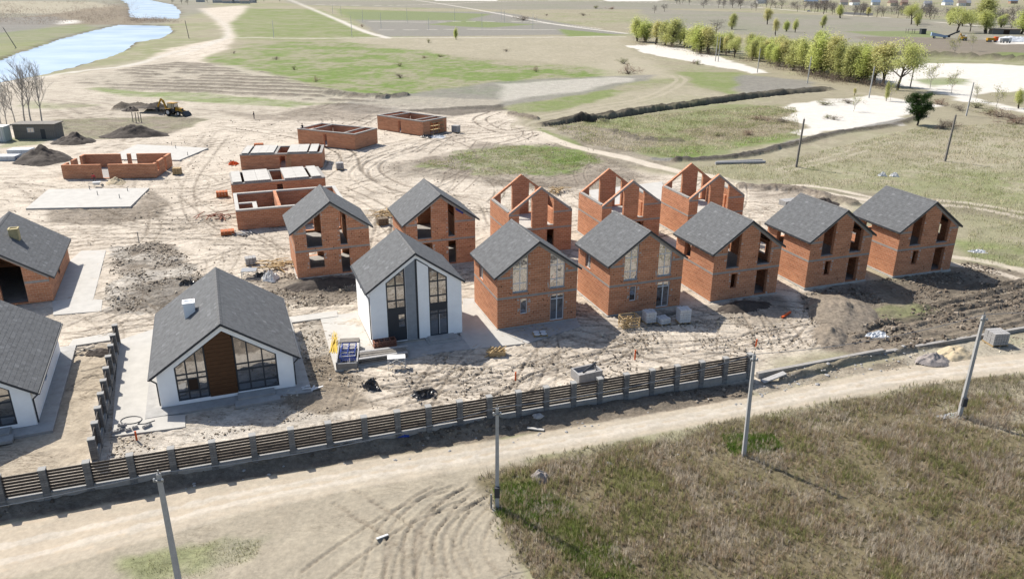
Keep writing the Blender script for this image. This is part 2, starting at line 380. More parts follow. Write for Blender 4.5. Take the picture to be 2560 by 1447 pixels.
patch('STRAW',[(860,96),(1560,93),(1590,150),(1450,165),(1150,140),(900,125)],5,9,30,.8,.5,.5,mcl='TAN')
patch('LUSH',[(490,158),(580,128),(720,100),(900,108),(1250,158),(1520,172),(1600,186),(1400,212),(1240,238),(980,250),(820,242),(620,200)],5,16,18,.85,.6,.85,mcl='TAN')
patch('STRAW',[(1480,165),(1590,140),(1660,170),(1700,195),(1580,200),(1500,190)],4,6,20,.8)
# --- site sand
patch('SAND',[(-500,230),(0,207),(200,182),(330,165),(430,120),(570,95),(540,55),(500,22),(620,14),(610,30),(575,60),(590,92),(560,125),(500,150),(640,205),(780,255),(960,265),(1240,270),(1300,300),(1340,330),(1440,400),(1640,432),(1850,455),(2060,480),(2120,520),(2030,560),(2080,640),(2170,730),(2120,840),(1900,885),(1890,945),(-900,1420),(-1200,700)],2,3,10,1,.6,site=1)
patch('SANDG',[(-200,250),(0,215),(420,140),(620,200),(780,250),(800,290),(500,300),(200,300),(-200,340)],4,5,15,.6,.7)
SL_STR = patch('SANDG',[(180,192),(440,155),(600,165),(780,215),(1010,252),(850,262),(640,240),(330,225),(210,215)],3,3,10,.9,.9)
patch('LUSH',[(235,222),(340,228),(560,238),(850,262),(720,266),(560,258),(330,240)],1.5,4,9,.75,.5,.55,mcl='SANDG')
patch('GREEN',[(60,252),(260,262),(170,275),(40,268)],1.5,3,8,.5,.5,.5,mcl='SANDG')
patch('GREY',[(1000,238),(1240,205),(1540,190),(1640,188),(1620,200),(1440,240),(1260,268),(900,285),(830,262)],2,3,12,.75,.6,.0)
patch('PALE',[(1240,210),(1540,192),(1600,196),(1430,232),(1260,252)],2,3,10,.5)
patch('SANDG',[(860,255),(1000,240),(1260,250),(1240,270),(1000,275)],2,2,9,.6,.8)
patch('DIRT',[(800,258),(930,262),(1000,280),(930,300),(860,305),(640,300),(560,280),(700,290)],2,3,7,.6,1)
patch('DARK',[(1010,275),(1250,262),(1270,276),(1130,292)],1.2,1.5,5,.75,1)
patch('GREEN',[(1280,262),(1440,240),(1530,225),(1560,232),(1480,258),(1370,280),(1290,282)],2,3,9,.85,.5,.4)
patch('GREEN',[(1700,180),(1840,182),(1850,205),(1830,235),(1760,222)],2,4,14,.85,.4,.3)
patch('GREY',[(1840,185),(2010,200),(2050,222),(1850,238)],2,3,10,.8,.8)
patch('STRAW',[(1540,235),(1700,205),(1760,225),(1820,240),(1500,290),(1360,295)],2,4,10,.6,.5,.6)
# field inside the bend of the site road
patch('GREEN',[(1370,312),(1560,290),(1800,262),(1950,262),(1985,290),(2000,335),(1700,400),(1600,385),(1460,330)],2,4,10,.6,.6,.7,mcl='BROWN')
patch('DIRT',[(1360,312),(1500,318),(1640,345),(1620,380),(1700,400),(1640,420),(1480,372),(1400,335)],1.5,3,7,.8,1,.4,mcl='SANDG')
patch('BROWN',[(1690,325),(1980,282),(2005,325),(1960,345),(1760,352)],1.5,3,7,.75,.9,.4,mcl='STRAW')
patch('LUSH',[(1600,368),(1800,365),(1985,328),(1995,345),(1800,385),(1690,402),(1600,385)],1.5,2.5,7,.8,.5,.4)
patch('DIRT',[(930,405),(1110,388),(1200,360),(1420,365),(1560,405),(1620,445),(1540,470),(1330,478),(1180,455),(1010,440)],2,3.5,7,.8,1,.45,mcl='SANDG')
patch('LUSH',[(1150,385),(1270,366),(1400,372),(1490,392),(1500,408),(1350,432),(1240,436),(1225,418),(1160,402)],1.5,5.5,6,.8,.7,.8,mcl='TAN')
patch('GREEN',[(1350,322),(1440,350),(1500,385),(1460,372),(1360,340)],1,2,5,.7,.6,.4)
patch('GREEN',[(1040,410),(1120,412),(1110,424),(1030,420)],.8,1.5,4,.7)
# meadow on the right
patch('GREEN',[(1720,420),(1990,405),(2240,400),(2600,430),(2600,640),(2420,600),(2420,560),(2250,480),(2060,480),(1800,450)],2,6,14,.22,.5,.8,mcl='STRAW')
patch('DIRT',[(1850,462),(2000,468),(2200,490),(2400,505),(2600,540),(2600,560),(2400,530),(2100,500),(1900,490)],1.5,2.5,8,.5,.7)
patch('GREEN',[(2390,600),(2600,620),(2600,680),(2420,660)],1.5,3,8,.7,.8,.5,mcl='DIRT')
patch('STRAW',[(2300,360),(2600,330),(2600,420),(2450,430),(2300,410)],3,5,12,.6)
patch('DIRT',[(2120,720),(2250,705),(2420,655),(2620,690),(2620,812),(2380,850),(2200,885),(2060,870),(2060,800)],1,1.5,5,.85,1)
patch('GREEN',[(2180,770),(2300,758),(2350,780),(2240,810),(2170,800)],.6,1.5,3,.55,.8,.6,mcl='DIRT')
# white hydraulic sand
for pts in ([(1938,269),(2093,247),(2177,238),(2268,252),(2392,265),(2331,272),(2258,292),(2240,312),(2170,319),(2002,338),(2009,312),(1948,296),(1989,279)],
            [(1566,115),(1640,112),(1710,122),(1800,145),(1890,172),(1925,182),(1880,185),(1850,174),(1790,168),(1700,150),(1620,135)],
            [(2150,186),(2270,166),(2330,158),(2470,160),(2650,170),(2650,250),(2560,228),(2440,238),(2400,246),(2300,222),(2200,212)],
            [(2390,238),(2440,246),(2570,272),(2640,290),(2640,300),(2560,280),(2400,252)],
            [(1070,-4),(1260,-4),(1240,3),(1090,3)],
            [(1500,-1),(1660,1),(1640,4),(1520,4)],
            [(150,52),(190,50),(200,58),(150,62)], [(2470,96),(2570,92),(2620,110),(2500,112)]):
    patch('WHITE',pts,.8,3.4,7,1,.3)
patch('GREEN',[(2270,200),(2350,193),(2425,198),(2420,214),(2380,212),(2330,218)],2,3,6,.8,.6,.5)
# --- near zones
patch('YARD',[(150,890),(275,858),(222,1148),(-250,1300),(-250,1100),(120,1080)],.4,.8,3,.9,.6)
patch('PALE',[(440,1065),(800,955),(930,1000),(860,1040),(262,1150),(278,1098)],.4,1.0,2,.6,1,.7,mcl='BROWN')
patch('BROWN',[(745,890),(760,800),(800,790),(850,900),(915,955),(930,1015),(800,1035),(690,1010),(770,960)],.4,1.0,2.5,.8,1)
patch('PALE',[(740,845),(770,800),(800,800),(830,880),(760,905)],.4,.8,2,.5,1)
patch('DIRT',[(285,625),(400,600),(470,640),(510,700),(500,740),(400,775),(290,785),(260,745),(300,690)],.3,1.8,2.5,.95,1,.75,mcl='PALE')
patch('DARK',[(400,700),(505,690),(500,735),(400,765),(290,780),(280,760)],.5,1.4,3,.55,1)
patch('DIRT',[(110,520),(340,518),(380,480),(430,500),(400,545),(250,565),(130,560)],.5,1.4,3.5,.7,1)
patch('DIRT',[(130,300),(420,290),(520,300),(420,340),(300,345),(160,350)],1,2.5,5,.8,1,.4,mcl='GREEN')
patch('GREEN',[(0,345),(130,345),(110,362),(0,370)],1,2,5,.6)
patch('DIRT',[(700,695),(890,675),(920,740),(800,770),(690,745),(610,700)],.5,1.0,2.5,.75,1)
patch('DARK',[(735,700),(890,690),(885,735),(770,735)],.5,1.0,2.5,.65,1)
patch('DIRT',[(1760,765),(1950,742),(2010,800),(1960,840),(1850,830)],.5,1.0,3,.6,1)
patch('DIRT',[(2000,730),(2170,705),(2200,800),(2150,890),(2050,870),(2020,800)],.5,1.0,3,.7,1)
patch('DARK',[(2180,705),(2400,680),(2480,720),(2260,760)],.5,1.0,3,.35,1)
patch('SAND',[(900,940),(1500,870),(2050,800),(2100,860),(1900,890),(1440,945),(920,1010)],.8,1.5,5,.5,.55)
# --- lower left sand, weed field, verges, road
patch('VERGE',[(-900,1500),(200,1320),(640,1215),(1280,1120),(1300,1160),(1260,1300),(1400,1700),(-900,1900)],.4,1.0,4,1,.4,site=.35)
patch('GREEN',[(320,1400),(420,1370),(560,1345),(650,1350),(640,1395),(480,1440),(340,1460)],.5,1.2,2.5,.6,.8,.6,mcl='SANDG')
patch('WEED',[(1225,1200),(1300,1165),(1600,1110),(1880,1050),(2330,962),(2700,925),(2900,1100),(2900,1800),(1420,1800),(1330,1450),(1250,1320)],.6,1.8,3,1,.7)
patch('GREEN',[(1235,1210),(1330,1200),(1420,1260),(1480,1330),(1600,1447),(1500,1447),(1330,1330),(1240,1290)],.5,1.2,3,.6,.7,.6,mcl='WEED')
patch('GREEN',[(1800,1090),(1930,1085),(1950,1120),(1830,1140)],.4,.8,2,.8)
patch('STRAW',[(2330,970),(2700,935),(2700,1110),(2380,1050)],.5,1.0,3,.7,.8)
patch('DIRT',[(-300,1300),(0,1238),(640,1110),(1300,1020),(1885,952),(1885,1000),(1500,1060),(1280,1092),(640,1195),(0,1305),(-300,1370)],.3,.35,1.5,.95,1)
patch('DIRT',[(1880,960),(2230,900),(2360,860),(2360,905),(2230,925),(1900,985)],.3,.7,2,.75,1,.5,mcl='SAND')
patch('SANDG',[(2250,880),(2560,830),(2700,830),(2700,890),(2300,925)],.5,1.0,3,.8,.8,.4,mcl='GREEN')
road_up = smooth_line(GP((-700,1460),(0,1312),(640,1195),(1280,1093),(1880,992),(2230,920),(2560,880),(2900,842)),6)
road_dn = smooth_line(GP((-900,1640),(0,1445),(640,1272),(1280,1148),(1880,1036),(2330,955),(2560,928),(2900,886)),6)
sl,m = patch('ROAD',[tuple(p) for p in road_up]+[tuple(p) for p in road_dn[::-1]],.25,.22,2.5,1,.12,px=False,site=0.0)
# faint wheel lines along the road
RWL=[(.28,.9,'SANDG',.45),(.42,.6,'PALE',.5),(.55,.9,'SANDG',.4),(.70,.6,'PALE',.5),(.80,.5,'SANDG',.5),(.12,.7,'SANDG',.5),(.93,.8,'SANDG',.6)]
# tracks of pale sand across the fields
def track(pts, wdt, cl, op=1.0, two=False, rough=.3, amp=.25, px=True, depth=0.0, crown=False):
    P = smooth_line(GP(*pts) if px else pts, 8); sl,d,sd,arc = d_line(P, wdt*1.6+1)
    nz = fbm(X[sl],Y[sl],max(wdt*.8,.6),3,int(abs(P[0,0]))%97)-.5
    if two: d = np.abs(d-wdt*.5); hw = wdt*.22
    else: hw = wdt*.5
    d = d + nz*amp*wdt; m = (1-sstep(hw*.75,hw*1.25,d))*op
    ALB[sl] = lerp(ALB[sl],np.array(C[cl]),m[...,None]); ROUGH[sl]=lerp(ROUGH[sl],rough,m)
    if depth: Z[sl] -= depth*m
    return sl,m
for f_,w_,c_,o_ in RWL:
    n_=min(len(road_up),len(road_dn)); track([tuple(road_up[int(i*(len(road_up)-1)/(n_-1))]*(1-f_)+road_dn[int(i*(len(road_dn)-1)/(n_-1))]*f_) for i in range(0,n_,3)],w_,c_,o_,px=False,amp=.9)
track([(0,212),(200,178),(330,163),(430,133),(520,110),(580,95),(760,97),(950,95),(1300,94),(1560,92)],3.2,'PALE',.85)
track([(450,138),(530,110),(565,92),(568,70),(545,50),(505,25)],3.0,'PALE',.7)
track([(700,-10),(820,40),(900,75),(970,96)],5.0,'PALE',.95)
track([(975,-8),(1100,10),(1230,32),(1380,60),(1565,84)],5.0,'PALE',.8)
track([(850,54),(1050,56),(1300,55),(1500,72)],3.0,'PALE',.75)
track([(900,76),(1050,75),(1200,74),(1450,76)],2.4,'PALE',.7)
track([(780,12),(1000,14),(1300,3),(1500,4),(1700,10),(1900,20),(2100,37),(2250,47),(2450,66),(2700,90)],4.6,'PALE',.9)
track([(1340,330),(1420,362),(1560,395),(1680,425),(1800,445)],2.8,'SAND',.9)
track([(1640,398),(1760,398),(1880,385),(2000,352),(2130,325),(2230,305),(2310,290)],2.6,'GREY',.9,rough=.9)
track([(1960,425),(2100,390),(2230,350)],2.2,'STRAW',.9,two=True)
track([(1370,322),(1300,318),(1330,300),(1480,270),(1620,245),(1700,205),(1690,190)],3.0,'STRAW',.75,two=True)
track([(2060,490),(2200,505),(2400,510),(2600,545)],3.0,'SAND',.6,two=True)
track([(2380,650),(2470,665),(2600,700)],3.2,'SAND',.7,two=True)
track([(1890,478),(2020,470),(2160,495)],3.0,'SAND',.8,two=True)
# raised banks of dug earth along the ditch, and the grey ploughed stripes
def bank(pts, wdt, h, cl, op=.9, dx=0.0):
    P = smooth_line(GP(*pts),8); sl,d,sd,arc = d_line(P, wdt*1.5+1); x=X[sl]; y=Y[sl]
    nz = fbm(x,y,2.2,4,5); m = 1-sstep(wdt*.35,wdt*.65,d+ (nz-.5)*wdt*.7)
    Z[sl] += m*h*(.1+1.8*nz); ALB[sl]=lerp(ALB[sl],np.array(C[cl])*(.8+.4*nz[...,None]),(m*op)[...,None]); ROUGH[sl]=lerp(ROUGH[sl],1,m)
def trench(pts, wdt, dep, berm, cl='DARK'):
    P = smooth_line(GP(*pts),8); sl,d,sd,arc = d_line(P, wdt*2.5+1); x=X[sl]; y=Y[sl]; s=d*sd; nz=fbm(x,y,2.0,4,15); s=s+(nz-.5)*wdt*.5
    m=1-sstep(wdt*.35,wdt*.6,np.abs(s)); b=np.exp(-((s-wdt*1.05)/(wdt*.5))**2)
    Z[sl]+=-dep*m+berm*b*(.2+1.6*nz); k=np.clip(m+b*.9,0,1)
    ALB[sl]=lerp(ALB[sl],np.array(C[cl])*(.55+.7*nz[...,None]),(k*.97)[...,None]); ROUGH[sl]=lerp(ROUGH[sl],1,k)
trench([(1385,312),(1450,302),(1480,304)],2.6,1.4,.6)
trench([(1482,300),(1600,283),(1740,263),(1860,247),(1990,232),(2060,227)],3.0,1.4,.8)
bank([(1690,402),(1850,392),(1990,360),(2090,335),(2240,312),(2290,296)],2.0,.5,'DARK',.8)
bank([(1530,330),(1600,348),(1690,352)],3.0,.5,'DARK',.5)
bank([(2230,145),(2330,142),(2560,155),(2640,162)],6.0,2.2,'DARK',.7)
bank([(1280,286),(1310,292),(1335,298)],3.0,.6,'DIRT',.85)
bank([(820,236),(900,240),(940,240)],4.0,.8,'DARK',.6); bank([(955,246),(1010,240)],4.0,.8,'DARK',.7)
bank([(1860,468),(2000,480),(2080,500),(2120,508)],2.5,.6,'DIRT',.8)
bank([(300,275),(340,272),(390,280),(430,284)],3.4,1.2,'DARK',.9)
bank([(0,235),(60,60)],.1,.0,'DARK',0)
bank([(300,92),(240,104),(130,128),(60,160),(0,175)],4.0,1.0,'DARK',.7)
for k,(a,b) in enumerate([((2130,842),(2560,752)),((2160,820),(2560,735)),((2200,850),(2600,778)),((2300,770),(2560,712)),((2180,875),(2600,800)),((2420,720),(2600,690))]):
    bank([a,((a[0]+b[0])/2,(a[1]+b[1])/2+3+(k%3)*2),b],[.6,.9,.5,.8,.6,.7][k],[.22,.3,.16,.26,.2,.24][k],'DARK' if k%2 else 'DIRT',.6)
bank([(1960,950),(2120,905),(2230,880),(2560,815)],1.0,.35,'DIRT',.6)
sl,m = SL_STR
dirn = np.array(G(600,200))-np.array(G(300,190)); dirn/=np.linalg.norm(dirn)
x=X[sl]; y=Y[sl]; cc=(-dirn[1]*x+dirn[0]*y)+3*(fbm(x,y,25,3,2)-.5); rr=np.sin(cc*2*math.pi/7.5+2.5*fbm(x,y,16,3,78))*.5+.5
rr=rr*sstep(.35,.55,fbm(x,y,14,3,77)+.1)
rr=sstep(.35,.9,rr); Z[sl]+=.55*rr*m; ALB[sl]=lerp(ALB[sl],np.array(C['DIRT'])*.62,(rr*m*.85)[...,None])
# the broken earth bank between fence and road
sl,d = sd_poly(GP((-300,1290),(0,1240),(640,1115),(1280,1028),(1885,955),(1885,985),(1280,1075),(640,1172),(0,1285),(-300,1340)),3)
x=X[sl]; y=Y[sl]; lump=fbm(x,y,1.6,4,91)
Z[sl]+=sstep(-.5,1.0,d)*(.75*lump+.05)*sstep(22,-5,x)
# --- tyre marks: two ruts each, pressed into the sand with small shoulders
def rut(P, wd, dep, dark, cl='DIRT'):
    sl,d,sd,arc = d_line(P, wd*2.2)
    if 0 in d.shape: return
    fl = SITE[sl]
    tr = np.exp(-(d/(wd*.55))**2); sh = np.exp(-((d-wd*.95)/(wd*.35))**2)
    lug = .65+.35*np.sin(arc*2*math.pi/.45)
    Z[sl] += fl*(sh*dep*.55 - tr*dep*lug)
    ALB[sl] = lerp(ALB[sl],np.array(C[cl]),np.clip(fl*tr*dark*(.45+.75*lug)*sstep(.30,.55,fbm(X[sl],Y[sl],3.0,2,int(abs(P[0,0])*7)%90)+.08),0,.92)[...,None])  # rut shading and moist soil painted together as one darker tone
def pair(P, gauge, wd, dep, dark):
    P = np.array(P); T = np.gradient(P,axis=0); T/=np.linalg.norm(T,axis=1)[:,None]+1e-9; N=np.c_[-T[:,1],T[:,0]]
    for s in (-1,1): rut(P+N*s*gauge/2, wd, dep, dark*random.uniform(.5,1.2))
SITEB = SITE.copy()
main = [[(560,560),(480,500),(430,450),(470,400),(530,330)],[(600,600),(500,560),(470,470),(520,390),(560,340)],[(1340,330),(1200,345),(1050,370),(950,400),(930,430),(1000,470),(1150,500)],
        [(1320,325),(1150,335),(980,380),(920,410),(900,440),(960,480)],[(760,400),(870,400),(940,370),(1100,340),(1300,325)],[(930,480),(1050,480),(1200,505),(1240,560)],
        [(0,600),(200,590),(400,590),(600,600),(700,640)],[(200,840),(400,800),(700,770),(900,760)],[(0,460),(150,480),(330,560),(560,560)],
        [(1200,450),(1350,470),(1500,490)],[(920,990),(1050,960),(1130,930),(1140,890)],[(960,1010),(1090,970),(1170,930),(1200,900)],[(1180,990),(1260,960),(1330,920),(1500,900),(1700,880),(1900,860)],
        [(1250,1000),(1400,925),(1550,880),(1800,860),(2050,820)],[(1300,985),(1350,900),(1400,860),(1550,835),(1750,820),(1960,830)],[(1300,930),(1500,870),(1700,865),(1850,880)],
        [(1050,1010),(1100,930),(1140,900)],[(880,960),(1000,1000),(1100,990)],[(150,250),(250,262),(280,275),(240,290),(130,295)],[(130,262),(190,290),(240,310),(350,330)],
        [(500,330),(700,310),(860,320),(940,290)],[(600,320),(760,345),(860,380),(880,430)],[(850,470),(950,520),(960,560),(940,640)],[(1340,318),(1260,330),(1200,300),(1240,280)],
        [(1900,470),(1980,470),(2060,490),(2000,560)],[(620,300),(800,285),(960,310)],[(2000,870),(2060,800),(2080,740)]]
for L in main:
    yy=G(*L[0])[1]; pair(smooth_line(GP(*L),14), 1.9*max(1,yy/110), .24*max(1,yy/80), .11, 1.1)
for L in [[(1150,1447),(1120,1360),(1160,1290),(1215,1235)],[(940,1447),(980,1330),(1040,1270),(1100,1235)],[(1210,1447),(1170,1380),(1190,1310),(1228,1260)],[(860,1240),(940,1290),(1010,1350),(1000,1447)],[(780,1447),(900,1360),(1010,1290),(1130,1245)],[(1080,1447),(1075,1340),(1120,1275),(1195,1228)],[(1000,1447),(1010,1330),(1080,1260),(1150,1230)],[(1050,1447),(1050,1340),(1100,1280),(1180,1235)],[(1120,1400),(1090,1330),(1130,1270),(1200,1220)],[(900,1270),(1000,1330),(1060,1380)]]:
    P=smooth_line(GP(*L),14); SITE[:]=np.maximum(SITEB,.9*(SITEB>.2)); pair(P,1.7,.19,.12,.5)
SITE[:] = SITEB
for k in range(560):
    u = random.uniform(0,2100); v = random.choice([random.uniform(255,560),random.uniform(500,1000)])
    x0,y0 = G(u,v)
    i = min(np.searchsorted(gx,x0),NX-1); j = min(np.searchsorted(gy,y0),NY-1)
    if SITEB[j,i] < .5: continue
    a = random.gauss(R(20),R(40)) if random.random()<.75 else random.uniform(0,math.pi); cur = random.gauss(0,.035); L = random.uniform(6,30)
    pts=[]; px,py=x0,y0
    for t in range(int(L)): pts.append((px,py)); px+=math.cos(a)*1.1; py+=math.sin(a)*1.1; a+=cur
    if len(pts)<4: continue
    pair(smooth_line(pts,2),random.choice([1.5,1.9])*max(1,y0/110),random.uniform(.13,.24)*max(1,y0/80),random.uniform(.05,.12),random.uniform(.5,1.1))
# scuffed, darker streaks all over the driven ground
st_ = fbm(X*.55+Y*.2,Y*1.6-X*.5,2.2,5,141,.6); sc_=fbm(X,Y,9,3,151)
m = sstep(.50,.66,st_*.65+sc_*.35)*SITE*.22
ALB[:] = lerp(ALB,np.array(C['DIRT'])*1.15,m[...,None]); ROUGH[:] = np.maximum(ROUGH, m*1.2)
# clods: height in proportion to how broken the soil is
cl1 = fbm(X,Y,.95,3,61,.6); cl2 = fbm(X,Y,3.0,3,71)
Z += (ROUGH**1.5)*(.30*(cl1-.5)+.22*(cl2-.5))
ALB *= (1 + ROUGH[...,None]*.5*(cl1[...,None]-.5)*-1.0)
# --- river bed
def sink(pts, depth, soft):
    P=GP(*pts); sl,d=sd_poly(P,soft+6); d=d+2.5*(fbm(X[sl],Y[sl],9,3,8)-.5); m=sstep(-soft,soft*.6,d)
    Z[sl] = lerp(Z[sl],-depth,m); dm=sstep(-soft*2.2,-soft*.6,d)*(1-sstep(0,soft,d)); ALB[sl]=lerp(ALB[sl],np.array(C['DARK'])*1.5,(dm*.9*sstep(.35,.55,fbm(X[sl],Y[sl],14,3,9)))[...,None])
RIV1=[(-900,420),(-300,270),(0,204),(120,180),(215,157),(300,130),(335,105),(400,95),(427,78),(418,64),(300,61),(240,75),(160,95),(110,112),(40,135),(0,152),(-300,210),(-900,330)]
RIV2=[(330,42),(350,46),(440,47),(447,30),(430,12),(380,2),(310,-14),(300,-4),(325,12)]
sink(RIV1,2.2,1.6); sink(RIV2,2.5,3.0)
Z[:6] = 0; ALB = np.clip(ALB,.01,.9)
idx = np.arange(NX*NY).reshape(NY,NX)
quads = np.stack([idx[:-1,:-1],idx[:-1,1:],idx[1:,1:],idx[1:,:-1]],-1).reshape(-1,4)
V = np.stack([X,Y,Z],-1).reshape(-1,3)
colr = np.concatenate([ALB,np.clip(ROUGH,0,1)[...,None]],-1).reshape(-1,4)
def ground_mat():
    m = bpy.data.materials.new('soil_and_grass'); m.use_nodes=True; t=m.node_tree; p=t.nodes['Principled BSDF']
    p.inputs['Roughness'].default_value=.95; p.inputs['Specular IOR Level'].default_value=.1
    at=t.nodes.new('ShaderNodeAttribute'); at.attribute_name='albedo'
    tc=t.nodes.new('ShaderNodeTexCoord')
    def noise(s,d=6,r=.65):
        n=t.nodes.new('ShaderNodeTexNoise'); n.inputs['Scale'].default_value=s; n.inputs['Detail'].default_value=d; n.inputs['Roughness'].default_value=r
        t.links.new(tc.outputs['Object'],n.inputs['Vector']); return n.outputs[0]
    def rng(o,a,b,c,d):
        r=t.nodes.new('ShaderNodeMapRange'); 
        for i,v in enumerate((a,b,c,d)): r.inputs[i+1].default_value=v
        t.links.new(o,r.inputs[0]); return r.outputs[0]
    def mul(a,b):
        q=t.nodes.new('ShaderNodeMath'); q.operation='MULTIPLY'; t.links.new(a,q.inputs[0]); t.links.new(b,q.inputs[1]); return q.outputs[0]
    a=rng(noise(2.8,9,.7),.32,.68,.74,1.2); b=rng(noise(.42,5,.6),.3,.7,.9,1.1)
    # pale grit and dark crumbs
    f=mul(a,b)
    one=t.nodes.new('ShaderNodeMix'); one.data_type='FLOAT'; one.inputs[2].default_value=1.0
    rr=rng(at.outputs['Alpha'],0,1,.35,1.35); t.links.new(rr,one.inputs[0]); t.links.new(f,one.inputs[3]); one.clamp_factor=False
    mx=t.nodes.new('ShaderNodeMix'); mx.data_type='RGBA'; mx.blend_type='MULTIPLY'; mx.inputs[0].default_value=1
    t.links.new(at.outputs['Color'],mx.inputs[6]); t.links.new(one.outputs[0],mx.inputs[7]); t.links.new(mx.outputs[2],p.inputs['Base Color'])
    # churned sand: dark dirt scrapes and clods with rut shading painted in, drawn out along the traffic
    sa=t.nodes.new('ShaderNodeAttribute'); sa.attribute_name='site'
    def ridged(rot,sc,dist,wd,thr):
        mp=t.nodes.new('ShaderNodeMapping'); mp.inputs['Rotation'].default_value=(0,0,rot); mp.inputs['Scale'].default_value=sc
        t.links.new(tc.outputs['Object'],mp.inputs[0])
        n=t.nodes.new('ShaderNodeTexNoise'); n.inputs['Scale'].default_value=1; n.inputs['Detail'].default_value=5; n.inputs['Roughness'].default_value=.55; n.inputs['Distortion'].default_value=dist
        t.links.new(mp.outputs[0],n.inputs['Vector'])
        s=t.nodes.new('ShaderNodeMath'); s.operation='SUBTRACT'; s.inputs[1].default_value=.5; t.links.new(n.outputs[0],s.inputs[0])
        q=t.nodes.new('ShaderNodeMath'); q.operation='ABSOLUTE'; t.links.new(s.outputs[0],q.inputs[0])
        r=rng(q.outputs[0],0,wd,1,0)
        n2=noise(.23,4,.6); return mul(r,rng(n2,thr,thr+.1,0,1))
    def add(a,b):
        q=t.nodes.new('ShaderNodeMath'); q.operation='ADD'; q.use_clamp=True; t.links.new(a,q.inputs[0]); t.links.new(b,q.inputs[1]); return q.outputs[0]
    scr=add(ridged(-.35,(.35,1.7,1),1.2,.026,.47),ridged(.9,(.5,1.9,1),.8,.022,.50))
    clod=rng(noise(3.4,8,.75),.62,.70,0,.75)
    clod=mul(clod,rng(noise(.17,4,.6),.38,.56,.25,1))
    scr=mul(add(scr,clod),sa.outputs['Fac'])
    sm=t.nodes.new('ShaderNodeMix'); sm.data_type='RGBA'; sm.blend_type='MULTIPLY'; t.links.new(rng(scr,0,1,0,.95),sm.inputs[0])
    t.links.new(mx.outputs[2],sm.inputs[6]); sm.inputs[7].default_value=(.43,.405,.375,1); t.links.new(sm.outputs[2],p.inputs['Base Color'])
    bp=t.nodes.new('ShaderNodeBump'); bp.inputs['Distance'].default_value=.18
    t.links.new(noise(3.5,8,.7),bp.inputs['Height']); t.links.new(rng(at.outputs['Alpha'],0,1,.12,.8),bp.inputs['Strength']); t.links.new(bp.outputs[0],p.inputs['Normal'])
    return m
gme = fast_mesh('ground',V,quads,ground_mat(),colr,True,'albedo')
_a = gme.attributes.new('site','FLOAT','POINT'); _a.data.foreach_set('value',np.ascontiguousarray(np.clip(SITEB,0,1),np.float32).ravel())
ground = link('ground', gme); tag(ground,kind='structure')
def ground_z(x,y):
    i=int(np.clip(np.searchsorted(gx,x),1,NX-1)); j=int(np.clip(np.searchsorted(gy,y),1,NY-1))
    return float(max(Z[j,i],Z[j-1,i-1]))
# water
M_WATER = bpy.data.materials.new('river_water'); M_WATER.use_nodes=True
_t=M_WATER.node_tree; _t.nodes.remove(_t.nodes['Principled BSDF']); _o=[n for n in _t.nodes if n.type=='OUTPUT_MATERIAL'][0]
_d=_t.nodes.new('ShaderNodeBsdfDiffuse'); _g=_t.nodes.new('ShaderNodeBsdfGlossy'); _x=_t.nodes.new('ShaderNodeMixShader'); _x.inputs[0].default_value=.22
_g.inputs[0].default_value=(.6,.78,1,1); _g.inputs['Roughness'].default_value=.12
_n=_t.nodes.new('ShaderNodeTexNoise'); _n.inputs['Scale'].default_value=.5; _n.inputs['Detail'].default_value=5; _tc=_t.nodes.new('ShaderNodeTexCoord'); _b=_t.nodes.new('ShaderNodeBump'); _b.inputs['Strength'].default_value=.15; _b.inputs['Distance'].default_value=.3
_n2=_t.nodes.new('ShaderNodeTexNoise'); _n2.inputs['Scale'].default_value=.035; _n2.inputs['Detail'].default_value=6; _r=_t.nodes.new('ShaderNodeValToRGB'); _r.color_ramp.elements[0].color=(.27,.335,.425,1); _r.color_ramp.elements[1].color=(.36,.415,.49,1); _r.color_ramp.elements[0].position=.35; _r.color_ramp.elements[1].position=.65  # pale blue diffuse colour paints the reflected sky into the water
for a_,b_ in ((_tc.outputs['Object'],_n.inputs['Vector']),(_tc.outputs['Object'],_n2.inputs['Vector']),(_n2.outputs[0],_r.inputs[0]),(_r.outputs[0],_d.inputs[0]),(_n.outputs[0],_b.inputs['Height']),(_b.outputs[0],_g.inputs['Normal']),(_d.outputs[0],_x.inputs[1]),(_g.outputs[0],_x.inputs[2]),(_x.outputs[0],_o.inputs[0])): _t.links.new(a_,b_)
def water_sheet(name, pts, grow):
    P=np.array(GP(*pts)); c=P.mean(0); mb=MB(); Q=[]
    n=len(P)
    for k in range(n):
        e=P[(k+1)%n]-P[k-1]; e/=np.linalg.norm(e)+1e-9; Q.append(P[k]+grow*np.array([e[1],-e[0]]))
    mb.v=[(q[0],q[1],-.55) for q in Q]; mb.f=[tuple(range(n))]
    o=mb.build(name,M_WATER); tag(o,kind='structure')
    me=o.data
    if me.polygons[0].normal.z<0: me.flip_normals()
water_sheet('river',RIV1,2.0); water_sheet('river',RIV2,3.0)

